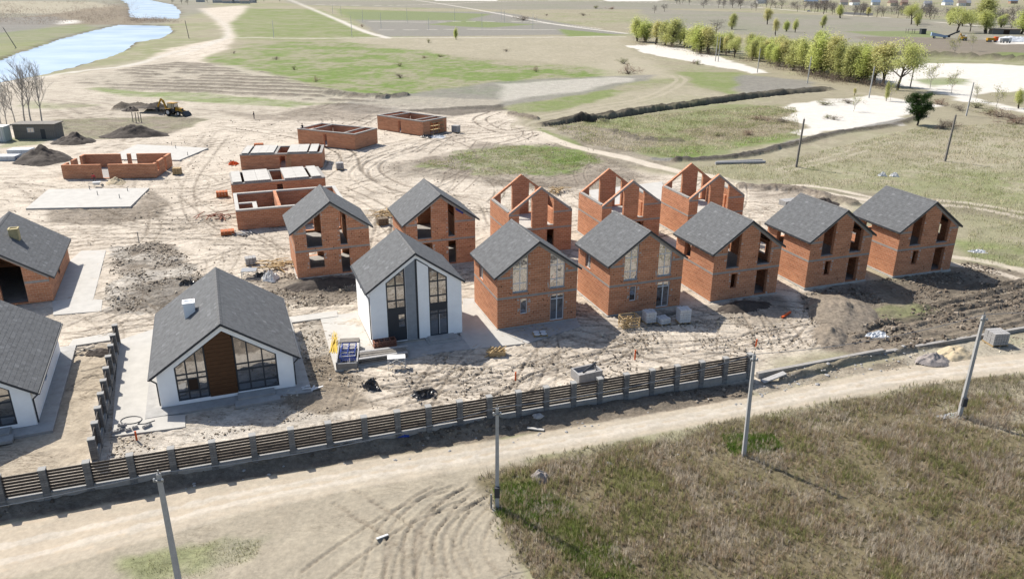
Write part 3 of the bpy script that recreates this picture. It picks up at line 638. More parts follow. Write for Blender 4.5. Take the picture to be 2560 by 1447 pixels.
# ------------------------------------------------------------------ houses
def strips(mb, x0, x1, top, ops, y0, y1, axis='x', zbase=0.0):
    """wall from x0 to x1 with openings (a,b,zb,zt(x)) cut out; top(x) is the wall head"""
    cuts = sorted({x0, x1, *[v for o in ops for v in o[:2]], *([0.0] if axis == 'x' and x0 < 0 < x1 else [])})
    for a, b in zip(cuts[:-1], cuts[1:]):
        if b-a < 1e-6: continue
        m = (a+b)/2; here = sorted([o for o in ops if o[0]-1e-6 <= a and b <= o[1]+1e-6], key=lambda o: o[2])
        lo = (zbase, zbase); seg = []
        for o in here: seg.append((lo, (o[2], o[2]))); lo = (o[3](a), o[3](b))
        e = 1e-5 * (1 if m > 0 else -1)
        seg.append((lo, (top(a), top(b))))
        for (l0, l1), (h0, h1) in seg:
            if h0-l0 < 1e-4 and h1-l1 < 1e-4: continue
            if axis == 'x': mb.hexa([(a,y0,l0),(b,y0,l1),(b,y1,l1),(a,y1,l0),(a,y0,h0),(b,y0,h1),(b,y1,h1),(a,y1,h0)])
            else: mb.hexa([(y0,a,l0),(y1,a,l0),(y1,b,l1),(y0,b,l1),(y0,a,h0),(y1,a,h0),(y1,b,h1),(y0,b,h1)])
const = lambda z: (lambda x: z)
def shingle_mesh(name, length, slope_len, seed, tab=.34, exp=.29, dark=1.0):
    """tabs on a slope lying in the XY plane: x along the eave, y up the slope"""
    rng = np.random.default_rng(seed); rows = int(math.ceil(slope_len/exp)); v=[]; f=[]; c=[]
    for r in range(rows):
        ya=r*exp; yb=min(ya+exp*1.04, slope_len); off=rng.uniform(0,tab); x=-off
        while x < length:
            xa=max(x+.001,0); xb=min(x+tab-.001,length); x+=tab
            if xb-xa<.03: continue
            l=.012+rng.uniform(0,.008); k=len(v); v+=[(xa,ya,l),(xb,ya,l),(xb,yb,.004),(xa,yb,.004),(xa,ya,0),(xb,ya,0)]
            f+=[(k,k+1,k+2,k+3),(k+4,k+5,k+1,k)]
            t=1+rng.normal(0,.05)+(rng.uniform(.15,.5) if rng.random()<.035 else 0); c+=[(t,t,t*1.01,1)]*6
    return fast_mesh(name,np.array(v),np.array(f),M_ROOF,np.array(c))
def gable_roof(root, We, ze, zr, y0, y1, thick=.16, seed=1, tab=.34, exp=.29):
    L=y1-y0; sl=math.hypot(We/2,zr-ze); ang=math.atan2(zr-ze,We/2)
    tz=thick/math.cos(ang)
    for s in (-1,1):
        mb=MB(); e=s*We/2
        pts=[(0,y0,zr-tz),(e,y0,ze-tz),(e,y1,ze-tz),(0,y1,zr-tz),(0,y0,zr),(e,y0,ze),(e,y1,ze),(0,y1,zr)]
        if s<0: pts=[pts[i] for i in (1,0,3,2,5,4,7,6)]
        mb.hexa(pts); rs=mb.build('roof_slope',M_FASCIA,root)
        o=link('shingles',shingle_mesh('shingles',L,sl,seed*2+(s>0),tab,exp),rs); o['kind']='stuff'
        # slope frame: x along the eave, y up the slope
        up=Vector((-s*math.cos(ang),0,math.sin(ang))); ax=Vector((0,1,0)) if s>0 else Vector((0,-1,0)); nz=ax.cross(up)
        if nz.z<0: ax=-ax; nz=ax.cross(up)
        org=Vector((e, y0 if ax.y>0 else y1, ze))+nz*.002
        o.matrix_local=Matrix(((ax.x,up.x,nz.x,org.x),(ax.y,up.y,nz.y,org.y),(ax.z,up.z,nz.z,org.z),(0,0,0,1)))
    rc=MB(); k=int(L/.32)
    for i in range(k):
        a=y0+L*i/k; b=y0+L*(i+1)/k-.015; h=.03+.012*(i%2); d=.17; dz=d*math.tan(ang)
        rc.hexa([(-d,a,zr-dz+.01),(0,a,zr+.012),(0,b,zr+.012),(-d,b,zr-dz+.01),(-d,a,zr-dz+h+.01),(0,a,zr+h),(0,b,zr+h),(-d,b,zr-dz+h+.01)])
        rc.hexa([(0,a,zr+.012),(d,a,zr-dz+.01),(d,b,zr-dz+.01),(0,b,zr+.012),(0,a,zr+h),(d,a,zr-dz+h+.01),(d,b,zr-dz+h+.01),(0,b,zr+h)])
    rc.build('ridge_cap',M_RIDGE,root)
def window(root, x0, x1, zb, top, cols, rows, y, frame, glass, fw=.07, name='window', dark=None):
    """glazed opening in a wall facing -y; top(x) bounds it; cols / rows are inner mullion positions"""
    mb=MB(); ya,yb=y-.03,y+.05
    def q(xa,xb,la,lb,ha,hb): mb.hexa([(xa,ya,la),(xb,ya,lb),(xb,yb,lb),(xa,yb,la),(xa,ya,ha),(xb,ya,hb),(xb,yb,hb),(xa,yb,ha)])
    q(x0,x0+fw,zb,zb,top(x0),top(x0+fw)); q(x1-fw,x1,zb,zb,top(x1-fw),top(x1))
    q(x0+fw,x1-fw,zb,zb,zb+fw,zb+fw); q(x0+fw,x1-fw,top(x0+fw)-fw,top(x1-fw)-fw,top(x0+fw),top(x1-fw))
    for c in cols: q(c-fw/2,c+fw/2,zb+fw,zb+fw,top(c-fw/2)-fw,top(c+fw/2)-fw)
    xs_=[x0+fw]+[v for c in cols for v in (c-fw/2,c+fw/2)]+[x1-fw]; cells=list(zip(xs_[0::2],xs_[1::2]))
    for r in rows:
        for a,b in cells:
            ha,hb=top(a)-fw,top(b)-fw
            if min(ha,hb)>r+fw: mb.box(a,b,ya+.004,yb-.004,r-fw/2,r+fw/2)
            elif max(ha,hb)>r+fw:
                xc=a+(b-a)*((r+fw/2-ha)/(hb-ha)); 
                if ha>hb: mb.box(a,max(a+.02,xc),ya+.004,yb-.004,r-fw/2,r+fw/2)
                else: mb.box(min(xc,b-.02),b,ya+.004,yb-.004,r-fw/2,r+fw/2)
    wo_=mb.build(name,frame,root)
    zs=[zb+fw]+[v for r in rows for v in (r-fw/2,r+fw/2)]+[99]
    for i,(a,b) in enumerate(cells):
        for k,(lo,hi) in enumerate(zip(zs[0::2],zs[1::2])):
            ha,hb=min(hi,top(a)-fw),min(hi,top(b)-fw); aa,bb=a,b
            if ha<=lo+.03 and hb<=lo+.03: continue
            if ha<lo: aa=a+(b-a)*(lo-ha)/(hb-ha); ha=lo+.001
            if hb<lo: bb=a+(b-a)*(lo-ha)/(hb-ha); hb=lo+.001
            pm=MB(); g=.004; yo=y+.012
            pm.hexa([(aa,yo,lo),(bb,yo,lo),(bb,yo+.02,lo),(aa,yo+.02,lo),(aa,yo,ha),(bb,yo,hb),(bb,yo+.02,hb),(aa,yo+.02,ha)])
            pm.build('pane', dark if dark and (i,k) in dark[1] else glass, wo_) if not (dark and (i,k) in dark[1]) else pm.build('pane',dark[0],wo_)
    return wo_
T=.38                                            # wall thickness
def ring(root, W, D, z0, z1, name='floor_band', p=.005):
    mb=MB(); mb.box(-W/2-p,W/2+p,-p,.04,z0,z1); mb.box(-W/2-p,W/2+p,D-.04,D+p,z0,z1); mb.box(-W/2-p,-W/2+.04,.04,D-.04,z0,z1); mb.box(W/2-.04,W/2+p,.04,D-.04,z0,z1)
    return mb.build(name,M_CONC,root)
def gable_beam(root, W, roof, dz, y, out, name='gable_beam'):
    mb=MB(); ya,yb=(y-.005,y+.05) if out<0 else (y-.05,y+.005)
    for a,b in ((-W/2,0),(0,W/2)):
        mb.hexa([(a,ya,roof(a)-dz),(b,ya,roof(b)-dz),(b,yb,roof(b)-dz),(a,yb,roof(a)-dz),(a,ya,roof(a)+.002),(b,ya,roof(b)+.002),(b,yb,roof(b)+.002),(a,yb,roof(a)+.002)])
    return mb.build(name,M_CONC,root)
def two_storey(root, W=8.0, D=7.19, roof_on=True, ze=5.13, zr=8.24, We=8.72, o=.12, kind='open', seed=1):
    slope=(zr-ze)/(We/2)
    rf=(lambda x: zr-.20-slope*abs(x)) if roof_on else (lambda x: zr-(zr-ze)*abs(x)/(W/2))
    op=lambda x: rf(x)-.30
    if kind in ('open','glazed'):
        F=[(-2.5,-1.0,3.4,op),(1.2,2.72,3.4,op),(-1.75,-1.02,1.15,const(2.72)),(1.3,2.72,.06,const(2.78))]
        B=[(-2.4,-.9,.9,const(2.7)),(1.0,2.4,.9,const(2.7)),(-2.4,-1.0,3.5,op),(1.0,2.4,3.5,op)]
        SW=[(4.3,5.5,3.25,const(4.75))]
        SE=[(2.0,3.4,3.6,const(4.75))]
    elif kind == 'second':
        F=[(-2.72,-1.1,3.35,op),(.85,1.62,3.35,op),(-2.6,-1.02,.95,const(2.76)),(.82,1.75,.06,const(2.78))]
        B=[(-2.7,-1.0,.06,const(2.7)),(.9,1.9,.06,const(2.7)),(-2.72,-1.1,3.2,op),(.85,1.9,3.2,op)]
        SW=[]; SE=[(3,4.2,.9,const(2.6))]
    else:
        F=[(-2.72,-1.1,3.2,op),(.85,1.62,3.35,op),(-2.6,-1.02,.95,const(2.76)),(.82,1.75,.06,const(2.78))]
        B=[(-2.72,-1.2,3.1,op),(1.0,1.9,3.1,op),(-2.7,-1.0,.06,const(2.7))]
        SW=[]; SE=[(3,4.2,.9,const(2.6))]
    m=MB(); strips(m,-W/2,W/2,rf,F,0,T); m.build('front_wall',M_BRICK,root)
    m=MB(); strips(m,-W/2,W/2,rf,B,D-T,D); m.build('back_wall',M_BRICK,root)
    hs=rf(W/2)
    m=MB(); strips(m,T,D-T,const(hs),SW,-W/2,-W/2+T,'y'); m.build('side_wall',M_BRICK,root)
    m=MB(); strips(m,T,D-T,const(hs),SE,W/2-T,W/2,'y'); m.build('side_wall',M_BRICK,root)
    # mortar dabs left round the openings; dark plates paint the shade of block holes
    rr=random.Random(seed*31+int(W*100)); dm=MB(); hm=MB()
    for a,b,zb,zt in F:
        for _ in range(16):
            e=rr.choice((a,b)); z=zb+rr.random()*max(.3,zt(e)-zb); x=e+(-1 if e==a else 1)*rr.uniform(.02,.22); w1,h1=rr.uniform(.03,.11),rr.uniform(.03,.09)
            if abs(x)+w1<W/2-.03 and z+h1<rf(x)-.35 and not any(p-.02<x+w1 and x-w1<q+.02 and z+h1>r-.02 and z-h1<t(x)+.02 for p,q,r,t in F): dm.box(x-w1,x+w1,-.004-.002*rr.random(),.02,z-h1,z+h1)
    for _ in range(26):
        x=rr.uniform(-W/2+.2,W/2-.2); z=rr.uniform(.4,5.4)
        if z<rf(x)-.5 and not any(p-.15<x<q+.15 and r-.15<z<t(x)+.15 for p,q,r,t in F): hm.box(x-.045,x+.045,-.0035,.02,z-.05,z+.05)
    if kind!='shell': tag(dm.build('mortar_dabs',M_PLINTH,root),kind='stuff'); tag(hm.build('dark_hole_plates',M_DARKIN,root),kind='stuff')
    ring(root,W,D,2.86,3.07); gable_beam(root,W,rf,.30,0,-1); gable_beam(root,W,rf,.30,D,1)
    f0,f1=F[0][0],F[1][1]; zb_=hs-.32
    for a,b in ((-W/2-.005,f0),(f1,W/2+.005)): MB().box(a,b,-.006,.03,zb_,zb_+.2).build('eave_band',M_CONC,root)
    for a,b,z in ((F[0][0],F[0][1],F[0][2]),(F[1][0],F[1][1],F[1][2])): MB().box(a-.06,b+.06,-.03,T-.02,z-.07,z+.005).build('sill',M_CONC,root)
    fl=MB(); fl.box(-W/2+T,W/2-T,T,D-T,2.78,2.98); fl.build('upper_floor',M_SLAB if not roof_on else M_CONC,root)
    fl=MB(); fl.box(-W/2+T,W/2-T,T,D-T,-.05,.06); fl.build('ground_floor',M_CONC,root)
    MB().box(-.2,0,T,D-T-2.2,.06,2.78).build('partition_wall',M_BRICK,root)
    MB().box(1.9,2.15,1.2,D-T-1.0,2.98,5.2 if roof_on else 4.9).build('partition_wall',M_BRICK,root)
    pl=MB(); pl.box(-W/2-.12,W/2+.12,-.12,D+.12,-.5,-.004); pl.build('plinth',M_PLINTH,root)
    if roof_on: gable_roof(root,We,ze,zr,-o-.1,D+o+.1,seed=seed)
    else:
        for x in (-W/2,W/2-T): MB().box(x-.01,x+T+.01,T+.002,D-T-.002,hs+.003,hs+.16).build('wall_coping',M_CONC,root)
    if roof_on and kind=='open':
        for k in range(8):
            r=MB(); yy=.3+k*(D-.6)/7
            for sx in (-1,): r.bar((sx*(We/2-.02),yy,ze-.26),(sx*(W/2-.1),yy,ze-.26+slope*(We/2-W/2+.08)),.06,.14)
            r.build('rafter_tail',M_TIMBER,root)
    if kind=='glazed':
        window(root,-2.5,-1.0,3.4,op,[-1.75],[4.25,5.65],.16,M_WHITEFR,M_GLASSF,fw=.06)
        window(root,1.2,2.72,3.4,op,[1.96],[4.25,5.65],.16,M_WHITEFR,M_GLASSF,fw=.06)
        window(root,-1.75,-1.02,1.15,const(2.72),[],[],.16,M_WHITEFR,M_GLASS,fw=.08)
        window(root,1.3,2.72,.06,const(2.78),[2.01],[2.25],.16,M_WHITEFR,M_GLASS,fw=.08,name='glazed_door')
        wn=MB()
        for a,b in ((4.3,4.9),(4.9,5.5)):
            wn.box(-W/2+.1,-W/2+.16,a,a+.06,3.25,4.75); wn.box(-W/2+.1,-W/2+.16,b-.06,b,3.25,4.75)
        wn.box(-W/2+.1,-W/2+.16,4.36,5.44,3.25,3.31); wn.box(-W/2+.1,-W/2+.16,4.36,5.44,4.69,4.75)
        wf=wn.build('window',M_WHITEFR,root)
        for a,b in ((4.36,4.84),(4.96,5.44)):
            MB().box(-W/2+.12,-W/2+.14,a,b,3.31,4.69).build('pane',M_GLASS,wf)
ROWF='brick houses in the front row'
def hthing(name,label,x,y,yaw,group,z=.12): return thing(name,label,'house',(x,y,z),R(yaw),group)
h=hthing('brick_house','glazed orange block house right beside the white two-storey house, bag on pallet in front',2.42,67.65,20.0,ROWF); two_storey(h,kind='glazed',seed=3); HG=h
again(h,'glazed orange block house with wrapped pallets and a timber crate before its front',(13.11,71.04,.12),R(20.2))
h=hthing('brick_house','unglazed orange block house with dark dug pit and orange pipe at its front',23.94,74.76,19.9,ROWF); two_storey(h,kind='open',seed=5)
again(h,'unglazed orange block house right behind the large heap of dry soil',(34.90,78.57,.22),R(19.7))
again(h,'unglazed orange block house at the right end of the front row',(46.01,82.23,.22),R(18.2))
ROWS='roofed brick houses in the second row'
h=hthing('brick_house','roofed orange block house with wide empty openings above a dark soil bank, second row left',-19.59,80.75,20.6,ROWS); two_storey(h,kind='second',W=8.05,D=7.3,ze=5.1,zr=8.34,We=8.95,o=.2,seed=7)
again(h,'roofed orange block house with blue tarp under its gable, behind the white two-storey house',(-8.04,84.0,.12),R(19.9))
_t=MB(); _t.hexa([(1.75,-.06,6.35),(2.6,-.06,5.78),(2.6,-.03,5.78),(1.75,-.03,6.35),(1.7,-.1,6.62),(2.62,-.1,6.0),(2.62,-.07,6.0),(1.7,-.07,6.62)])
_h2=[o for o in COL.objects if o.get('label','').startswith('roofed orange block house with blue tarp')][0]
_t.build('tarp_scrap',M_BLUE,_h2)
ROWT='roofless gabled shells'
h=hthing('brick_shell','roofless gabled orange block shell with yellow timber heap behind, leftmost of three',3.35,88.66,19.6,ROWT); two_storey(h,kind='shell',roof_on=False,W=8.0,D=7.08,ze=5.1,zr=8.03,seed=1)
again(h,'roofless gabled orange block shell between two others, pale concrete slab behind it',(14.61,92.29,.12),R(19.0))
again(h,'roofless gabled orange block shell farthest right, pale slab on its left and open field beyond',(25.90,95.86,.12),R(18.3))
# ---- white two-storey house
def white_two_storey():
    W,D,ze,zr,We=8.3,7.4,5.05,8.22,8.95; h=hthing('white_house','white plastered two-storey house with anthracite window columns and one grey stripe',-8.46,64.06,20.5,None)
    slope=(zr-ze)/(We/2); rf=lambda x: zr-.16-slope*abs(x); op=lambda x: rf(x)-.42
    F=[(-2.72,-1.0,.06,op),(1.12,2.82,.06,op)]
    m=MB(); strips(m,-W/2,W/2,rf,F,0,T); m.build('front_wall',M_PLASTER,h)
    m=MB(); strips(m,-W/2,W/2,rf,[],D-T,D); m.build('back_wall',M_PLASTER,h)
    hs=rf(W/2)
    m=MB(); strips(m,T,D-T,const(hs),[(4.6,5.3,3.5,const(4.6))],-W/2,-W/2+T,'y'); m.build('side_wall',M_PLASTER,h)
    m=MB(); strips(m,T,D-T,const(hs),[],W/2-T,W/2,'y'); m.build('side_wall',M_PLASTER,h)
    g=MB(); g.hexa([(-.98,-.012,.02),(-.08,-.012,.02),(-.08,.02,.02),(-.98,.02,.02),(-.98,-.012,op(-.98)),(-.08,-.012,op(-.08)),(-.08,.02,op(-.08)),(-.98,.02,op(-.98))]); g.build('grey_stripe',M_GREYPL,h)
    d=MB(); d.hexa([(-.08,-.03,.02),(.10,-.03,.02),(.10,.02,.02),(-.08,.02,.02),(-.08,-.03,op(0)),(.10,-.03,op(0)),(.10,.02,op(0)),(-.08,.02,op(0))])
    d.hexa([(.10,-.03,op(0)-.12),(1.12,-.03,op(1.12)-.06),(1.12,.02,op(1.12)-.06),(.10,.02,op(0)-.12),(.10,-.03,op(0)),(1.12,-.03,op(1.12)+.04),(1.12,.02,op(1.12)+.04),(.10,.02,op(0))]); d.build('dark_trim',M_ANTH,h)
    for a,b in ((-2.72,-1.0),(1.12,2.82)): window(h,a,b,3.15,op,[(a+b)/2],[3.95,5.35],.06,M_ANTH,M_GLASS,fw=.12)
    p=MB(); p.box(-2.72,-1.0,.05,.16,.06,1.3); p.box(-2.72,-1.75,.05,.16,1.3,2.62); p.box(-1.1,-1.0,.05,.16,1.3,2.62); p.box(-2.72,-1.0,.05,.16,2.62,3.148); p.build('dark_panel',M_ANTH,h)
    window(h,-1.75,-1.1,1.3,const(2.62),[],[1.95],.08,M_ANTH,M_GLASS,fw=.06)
    p=MB(); p.box(1.12,2.82,.05,.16,2.62,3.148); p.build('dark_panel',M_ANTH,h)
    dr=window(h,1.12,2.82,.06,const(2.62),[1.95],[2.2],.08,M_ANTH,M_GLASS,fw=.1,name='glazed_door')
    MB().box(2.0,2.05,.02,.05,.2,2.15).build('door_handle',M_WHITE,dr)
    gable_roof(h,We,ze,zr,-.14,D+.14,seed=11)
    s=MB(); s.box(.6,3.6,-1.5,0,-.12,.0); s.box(.85,3.3,-1.1,-.002,.0,.1); s.build('front_step',M_APRON,h)
    gtr=MB(); gtr.bar((-We/2-.07,-.14,ze-.1),(-We/2-.07,D+.14,ze-.1),.12,.1); gtr.build('gutter',M_FASCIA,h)
    dp=MB(); dp.bar((-We/2-.05,.1,ze-.15),(-W/2-.07,.12,ze-.6),.08); dp.bar((-W/2-.07,.12,ze-.6),(-W/2-.07,.12,.5),.08); dp.build('downpipe',M_FASCIA,h)
    pl=MB(); pl.box(-W/2+.02,W/2-.02,.02,D-.02,-.5,-.004); pl.build('plinth',M_CONC,h)
    wd=MB(); wd.box(-W/2+.06,-W/2+.12,4.6,5.3,3.5,4.6); wd.build('window',M_GLASS,h)
white_two_storey()
# ---- bungalows
def bungalow(root, plaster=True, glazed=True, W=9.85, D=12.9, ze=2.57, zr=6.24, We=10.83, seed=21, chimney=None):
    slope=(zr-ze)/(We/2); rf=lambda x: zr-.18-slope*abs(x); op=lambda x: rf(x)-.48; wm=M_PLASTER if plaster else M_BRICK
    if glazed: F=[(-3.66,-1.37,.28,op),(-1.37,.62,.28,op),(.62,3.72,.28,op)]
    else: F=[(.55,2.7,.1,lambda x: rf(x)-.35),(-3.2,-1.4,.1,lambda x: rf(x)-.35)]
    m=MB(); strips(m,-W/2,W/2,rf,F,0,T); m.build('front_wall',wm,root)
    m=MB(); strips(m,-W/2,W/2,rf,[],D-T,D); m.build('back_wall',wm,root)
    hs=rf(W/2); so=[(5.2,6.3,.9,const(2.1))]
    m=MB(); strips(m,T,D-T,const(hs),so,-W/2,-W/2+T,'y'); m.build('side_wall',wm,root)
    m=MB(); strips(m,T,D-T,const(hs),so,W/2-T,W/2,'y'); m.build('side_wall',wm,root)
    wf=MB(); wf.box(W/2-.16,W/2-.08,5.2,5.27,.9,2.1); wf.box(W/2-.16,W/2-.08,6.23,6.3,.9,2.1); wf.box(W/2-.16,W/2-.08,5.27,6.23,.9,.97); wf.box(W/2-.16,W/2-.08,5.27,6.23,2.03,2.1); wf.box(W/2-.16,W/2-.08,5.72,5.79,.97,2.03)
    wf=wf.build('window',M_ANTH,root)
    for a,b in ((5.27,5.72),(5.79,6.23)): MB().box(W/2-.14,W/2-.1,a,b,.97,2.03).build('pane',M_GLASS,wf)
    if glazed:
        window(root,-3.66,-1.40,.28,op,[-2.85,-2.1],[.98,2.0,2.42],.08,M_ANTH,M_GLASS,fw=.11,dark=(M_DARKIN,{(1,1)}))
        window(root,.65,3.72,.28,op,[1.62,2.68],[.98,2.1,2.62],.08,M_ANTH,M_GLASS,fw=.11)
        z0=.28; k=0; wp=MB().hexa([(-1.38,.0,.25),(.63,.0,.25),(.63,.1,.25),(-1.38,.1,.25),(-1.38,.0,op(-1.38)),(.63,.0,op(.63)),(.63,.1,op(.63)),(-1.38,.1,op(-1.38))]); 
        wp=MB(); n=16
        for i in range(n):
            za=.25+(op(0)-.25)*i/n; zb=.25+(op(0)-.25)*(i+1)/n-.018
            # planks clipped by the slope
            def xl(z): return min(1.38,(rf(0)-.48-z)/slope)
            def xr(z): return min(.63,(rf(0)-.48-z)/slope)
            wp.hexa([(-xl(za),-.01,za),(xr(za),-.01,za),(xr(za),.1,za),(-xl(za),.1,za),(-max(xl(zb),.01),-.01,zb),(max(xr(zb),.01),-.01,zb),(max(xr(zb),.01),.1,zb),(-max(xl(zb),.01),.1,zb)])
        wp.build('wood_cladding',M_WOODP,root)
        s=MB(); s.box(.3,3.6,-1.9,-.9,-.14,.06); s.box(.55,3.3,-1.0,-.002,-.1,.2); s.build('front_step',M_APRON,root)
    else:
        gable_beam(root,W,rf,.3,0,-1)
        MB().box(2.7,W/2+.004,-.006,.03,2.05,2.3).build('eave_band',M_CONC,root)
    gable_roof(root,We,ze,zr,-.2,D+.2,seed=seed,tab=.42,exp=.34)
    fl=MB(); fl.box(-W/2+T,W/2-T,T,D-T,-.05,.08); fl.build('floor_slab',M_CONC,root)
    if plaster:
        for s in (-1,1): MB().bar((s*(We/2+.06),-.2,ze-.1),(s*(We/2+.06),D+.2,ze-.1),.12,.1).build('gutter',M_FASCIA,root)
        for s in (-1,1):
            dp=MB(); dp.bar((s*(We/2+.02),.05,ze-.14),(s*(W/2+.07),.1,ze-.55),.09); dp.bar((s*(W/2+.07),.1,ze-.55),(s*(W/2+.07),.1,.12),.09); dp.build('downpipe',M_FASCIA,root)
        pl=MB(); pl.box(-W/2-1.1,W/2+1.1,-1.25,D+1.1,-.4,-.02); pl.build('paved_apron',M_APRON,root)
    if chimney:
        x,y,sx,sy,hh,cm,nm=chimney; z=zr-slope*abs(x); c=MB(); c.box(x-sx/2,x+sx/2,y-sy/2,y+sy/2,z-.6,z+hh); co=c.build('chimney',cm,root)
        r=MB(); e=.05; r.box(x-sx/2-e,x+sx/2+e,y-sy/2-e,y-sy/2+.1,z+hh,z+hh+.09); r.box(x-sx/2-e,x+sx/2+e,y+sy/2-.1,y+sy/2+e,z+hh,z+hh+.09)
        r.box(x-sx/2-e,x-sx/2+.1,y-sy/2+.1,y+sy/2-.1,z+hh,z+hh+.09); r.box(x+sx/2-.1,x+sx/2+e,y-sy/2+.1,y+sy/2-.1,z+hh,z+hh+.09); r.build('chimney_rim',cm,co)
h=thing('white_bungalow','white bungalow with a tall brown wood panel between two glazed gables','house',(-21.82,53.17,.15),R(21.05)); bungalow(h,chimney=(-2.3,6.6,.85,.85,1.0,M_PLASTER,''),seed=23)
h=thing('white_bungalow','white bungalow cut off by the left edge, dark downpipe at its near corner','house',(-38.92,47.06,.15),R(22.05)); bungalow(h,seed=25)
h=thing('brick_bungalow','orange block bungalow with a tall black doorway and a yellow unfinished chimney','house',(-50.73,70.69,.15),R(21.6)); bungalow(h,plaster=False,glazed=False,chimney=(1.55,6.0,.85,.85,.95,mat('yellow_insulation',(.52,.44,.24),n=.2),''),W=9.75,D=13.0,ze=2.5,zr=6.27,We=10.8,seed=27)
# ---- low block shells with ring beams
def low_shell(root, W, D, Hh, front, back, left, right, inner=True, ringb=True, panels=None, thick=.42, ring_mat=None):
    for nm,ops,(a,b) in (('front_wall',front,(0,thick)),('back_wall',back,(D-thick,D))):
        m=MB(); strips(m,0,W,const(Hh),[(p,q,zb,const(zt)) for p,q,zb,zt in ops],a,b,'z0'if 0 else 'x'); m.build(nm,M_BRICK,root)
    for ops,(a,b) in ((left,(0,thick)),(right,(W-thick,W))):
        m=MB(); strips(m,thick,D-thick,const(Hh),[(p,q,zb,const(zt)) for p,q,zb,zt in ops],a,b,'y'); m.build('side_wall',M_BRICK,root)
    fl=MB(); fl.box(thick,W-thick,thick,D-thick,-.1,.05); fl.build('floor_slab',M_CONC,root)
    if inner:
        for x in inner: MB().box(x-.15,x+.15,thick+.002,D-thick-.002,.05,Hh-.002).build('partition_wall',M_BRICK,root)
    if ringb:
        r=MB(); e=.03; z0,z1=Hh+.003,Hh+.2
        r.box(-e,W+e,-e,thick+e,z0,z1); r.box(-e,W+e,D-thick-e,D+e,z0,z1); r.box(-e,thick+e,thick+e,D-thick-e,z0,z1); r.box(W-thick-e,W+e,thick+e,D-thick-e,z0,z1)
        for x in inner or []: r.box(x-.2,x+.2,thick+e,D-thick-e,z0,z1)
        r.build('ring_beam',ring_mat or M_CONC,root)
    for (a,b) in panels or []:
        n=max(1,round((b-a)/1.5)); wd=(b-a)/n
        for i in range(n):
            p=MB(); p.box(a+i*wd+.012,a+(i+1)*wd-.012,.12,D-.15,Hh+.204,Hh+.42)
            o=p.build('floor_panel',M_SLAB,root); o.location.z=.01*(i%2)
            c=MB()
            for q in range(6): c.tube((a+i*wd+.2+q*(wd-.4)/5,.10,Hh+.31),(a+i*wd+.2+q*(wd-.4)/5,.125,Hh+.31),.06,n=6)
            c.build('dark_core_discs',M_DARKIN,o)  # solid dark discs paint the shade inside the panel cores
def lsh(label,x,y,yaw): return thing('block_shell',label,'building shell',(x,y,.06),R(yaw),'low block shells')
h=lsh('low orange block shell of separate wall pieces without beams, beside a sand heap',-73.27,124.47,5.96)
low_shell(h,14.6,8.9,2.3,[(6.05,7.2,.05,2.31)],[(6.2,7.3,.05,2.31),(7.9,8.9,.05,2.31)],[(2.2,3.6,.05,2.31),(5.4,7.2,.05,2.31)],[(1.2,2.2,.9,2.31),(5.0,5.9,.05,2.31)],inner=[],ringb=False)
h=lsh('low orange block shell with grey ring beam and person on its wall top',-43.02,155.85,-24.75)
low_shell(h,13.77,7.65,2.85,[(6.3,7.1,.05,2.5)],[(2,3.2,.9,2.3),(9,10.2,.9,2.3)],[(2,5,.3,2.5)],[],inner=[3.0,11.0])
h=lsh('low orange block shell farthest up the site, timber scaffold against its end wall',-30.0,173.48,-36.93)
low_shell(h,13.68,7.55,2.9,[(6.4,7.2,.05,2.5)],[(2,3.2,.9,2.3),(9,10.2,.9,2.3)],[(2,5,.3,2.5)],[(2.2,5.2,.05,2.5)],inner=[3.0,11.0])
h=lsh('panel-decked low orange block shell with a ladder leaning on its front',-46.73,132.09,9.63)
low_shell(h,13.71,7.03,2.45,[(6.5,7.45,.05,2.2)],[(9,10.2,.9,2.0)],[],[],inner=[5.9,8.0],panels=[(.3,1.4),(1.75,5.6),(7.9,11.2),(11.5,12.9)])
ld=MB()
for sx in (7.9,8.35): ld.bar((sx,-.7,.0),(sx,-.08,2.75),.05)
for k in range(8): ld.bar((7.9,-.7+.62*k/8+.04,.2+k*.32),(8.35,-.7+.62*k/8+.04,.2+k*.32),.04)
lo=ld.build('ladder',M_TIMBER); lo.location=(-46.73,132.09,.06); lo.rotation_euler=(0,0,R(9.63)); tag(lo,'wooden ladder leaning on the front of the panel-decked shell','ladder')
h=lsh('panel-decked block shell just behind the open white-topped shell',-40.67,110.09,20.99)
low_shell(h,13.36,7.6,2.75,[(6.3,7.2,.05,2.4)],[(9,10.2,.9,2.0)],[],[],inner=[5.6,7.7],panels=[(.2,1.5),(1.85,5.5),(7.5,11.0),(11.4,12.8)])
h=lsh('open low orange block shell with white wall tops and one tall inner wall',-35.7,97.01,20.6)
low_shell(h,14.0,9.3,2.5,[(8.6,9.4,1.0,2.2)],[(9,10.2,.9,2.0)],[],[],inner=[],ring_mat=M_SLAB)
MB().box(5.3,5.7,.45,8.8,.05,2.75).build('partition_wall',M_BRICK,h); MB().box(2.2,2.6,.45,3.2,.05,2.5).build('partition_wall',M_BRICK,h)
m=MB(); m.box(.5,2.75,3.2,3.7,2.55,2.72); m.box(2.2,2.75,.5,3.2,2.55,2.72); m.build('ring_beam',M_SLAB,h)
for a,b in (((4.2,3,.1),(5.25,3,1.6)),((6.8,4,.1),(5.75,4,1.6))): MB().bar(a,b,.1).build('timber_prop',M_TIMBER,h)

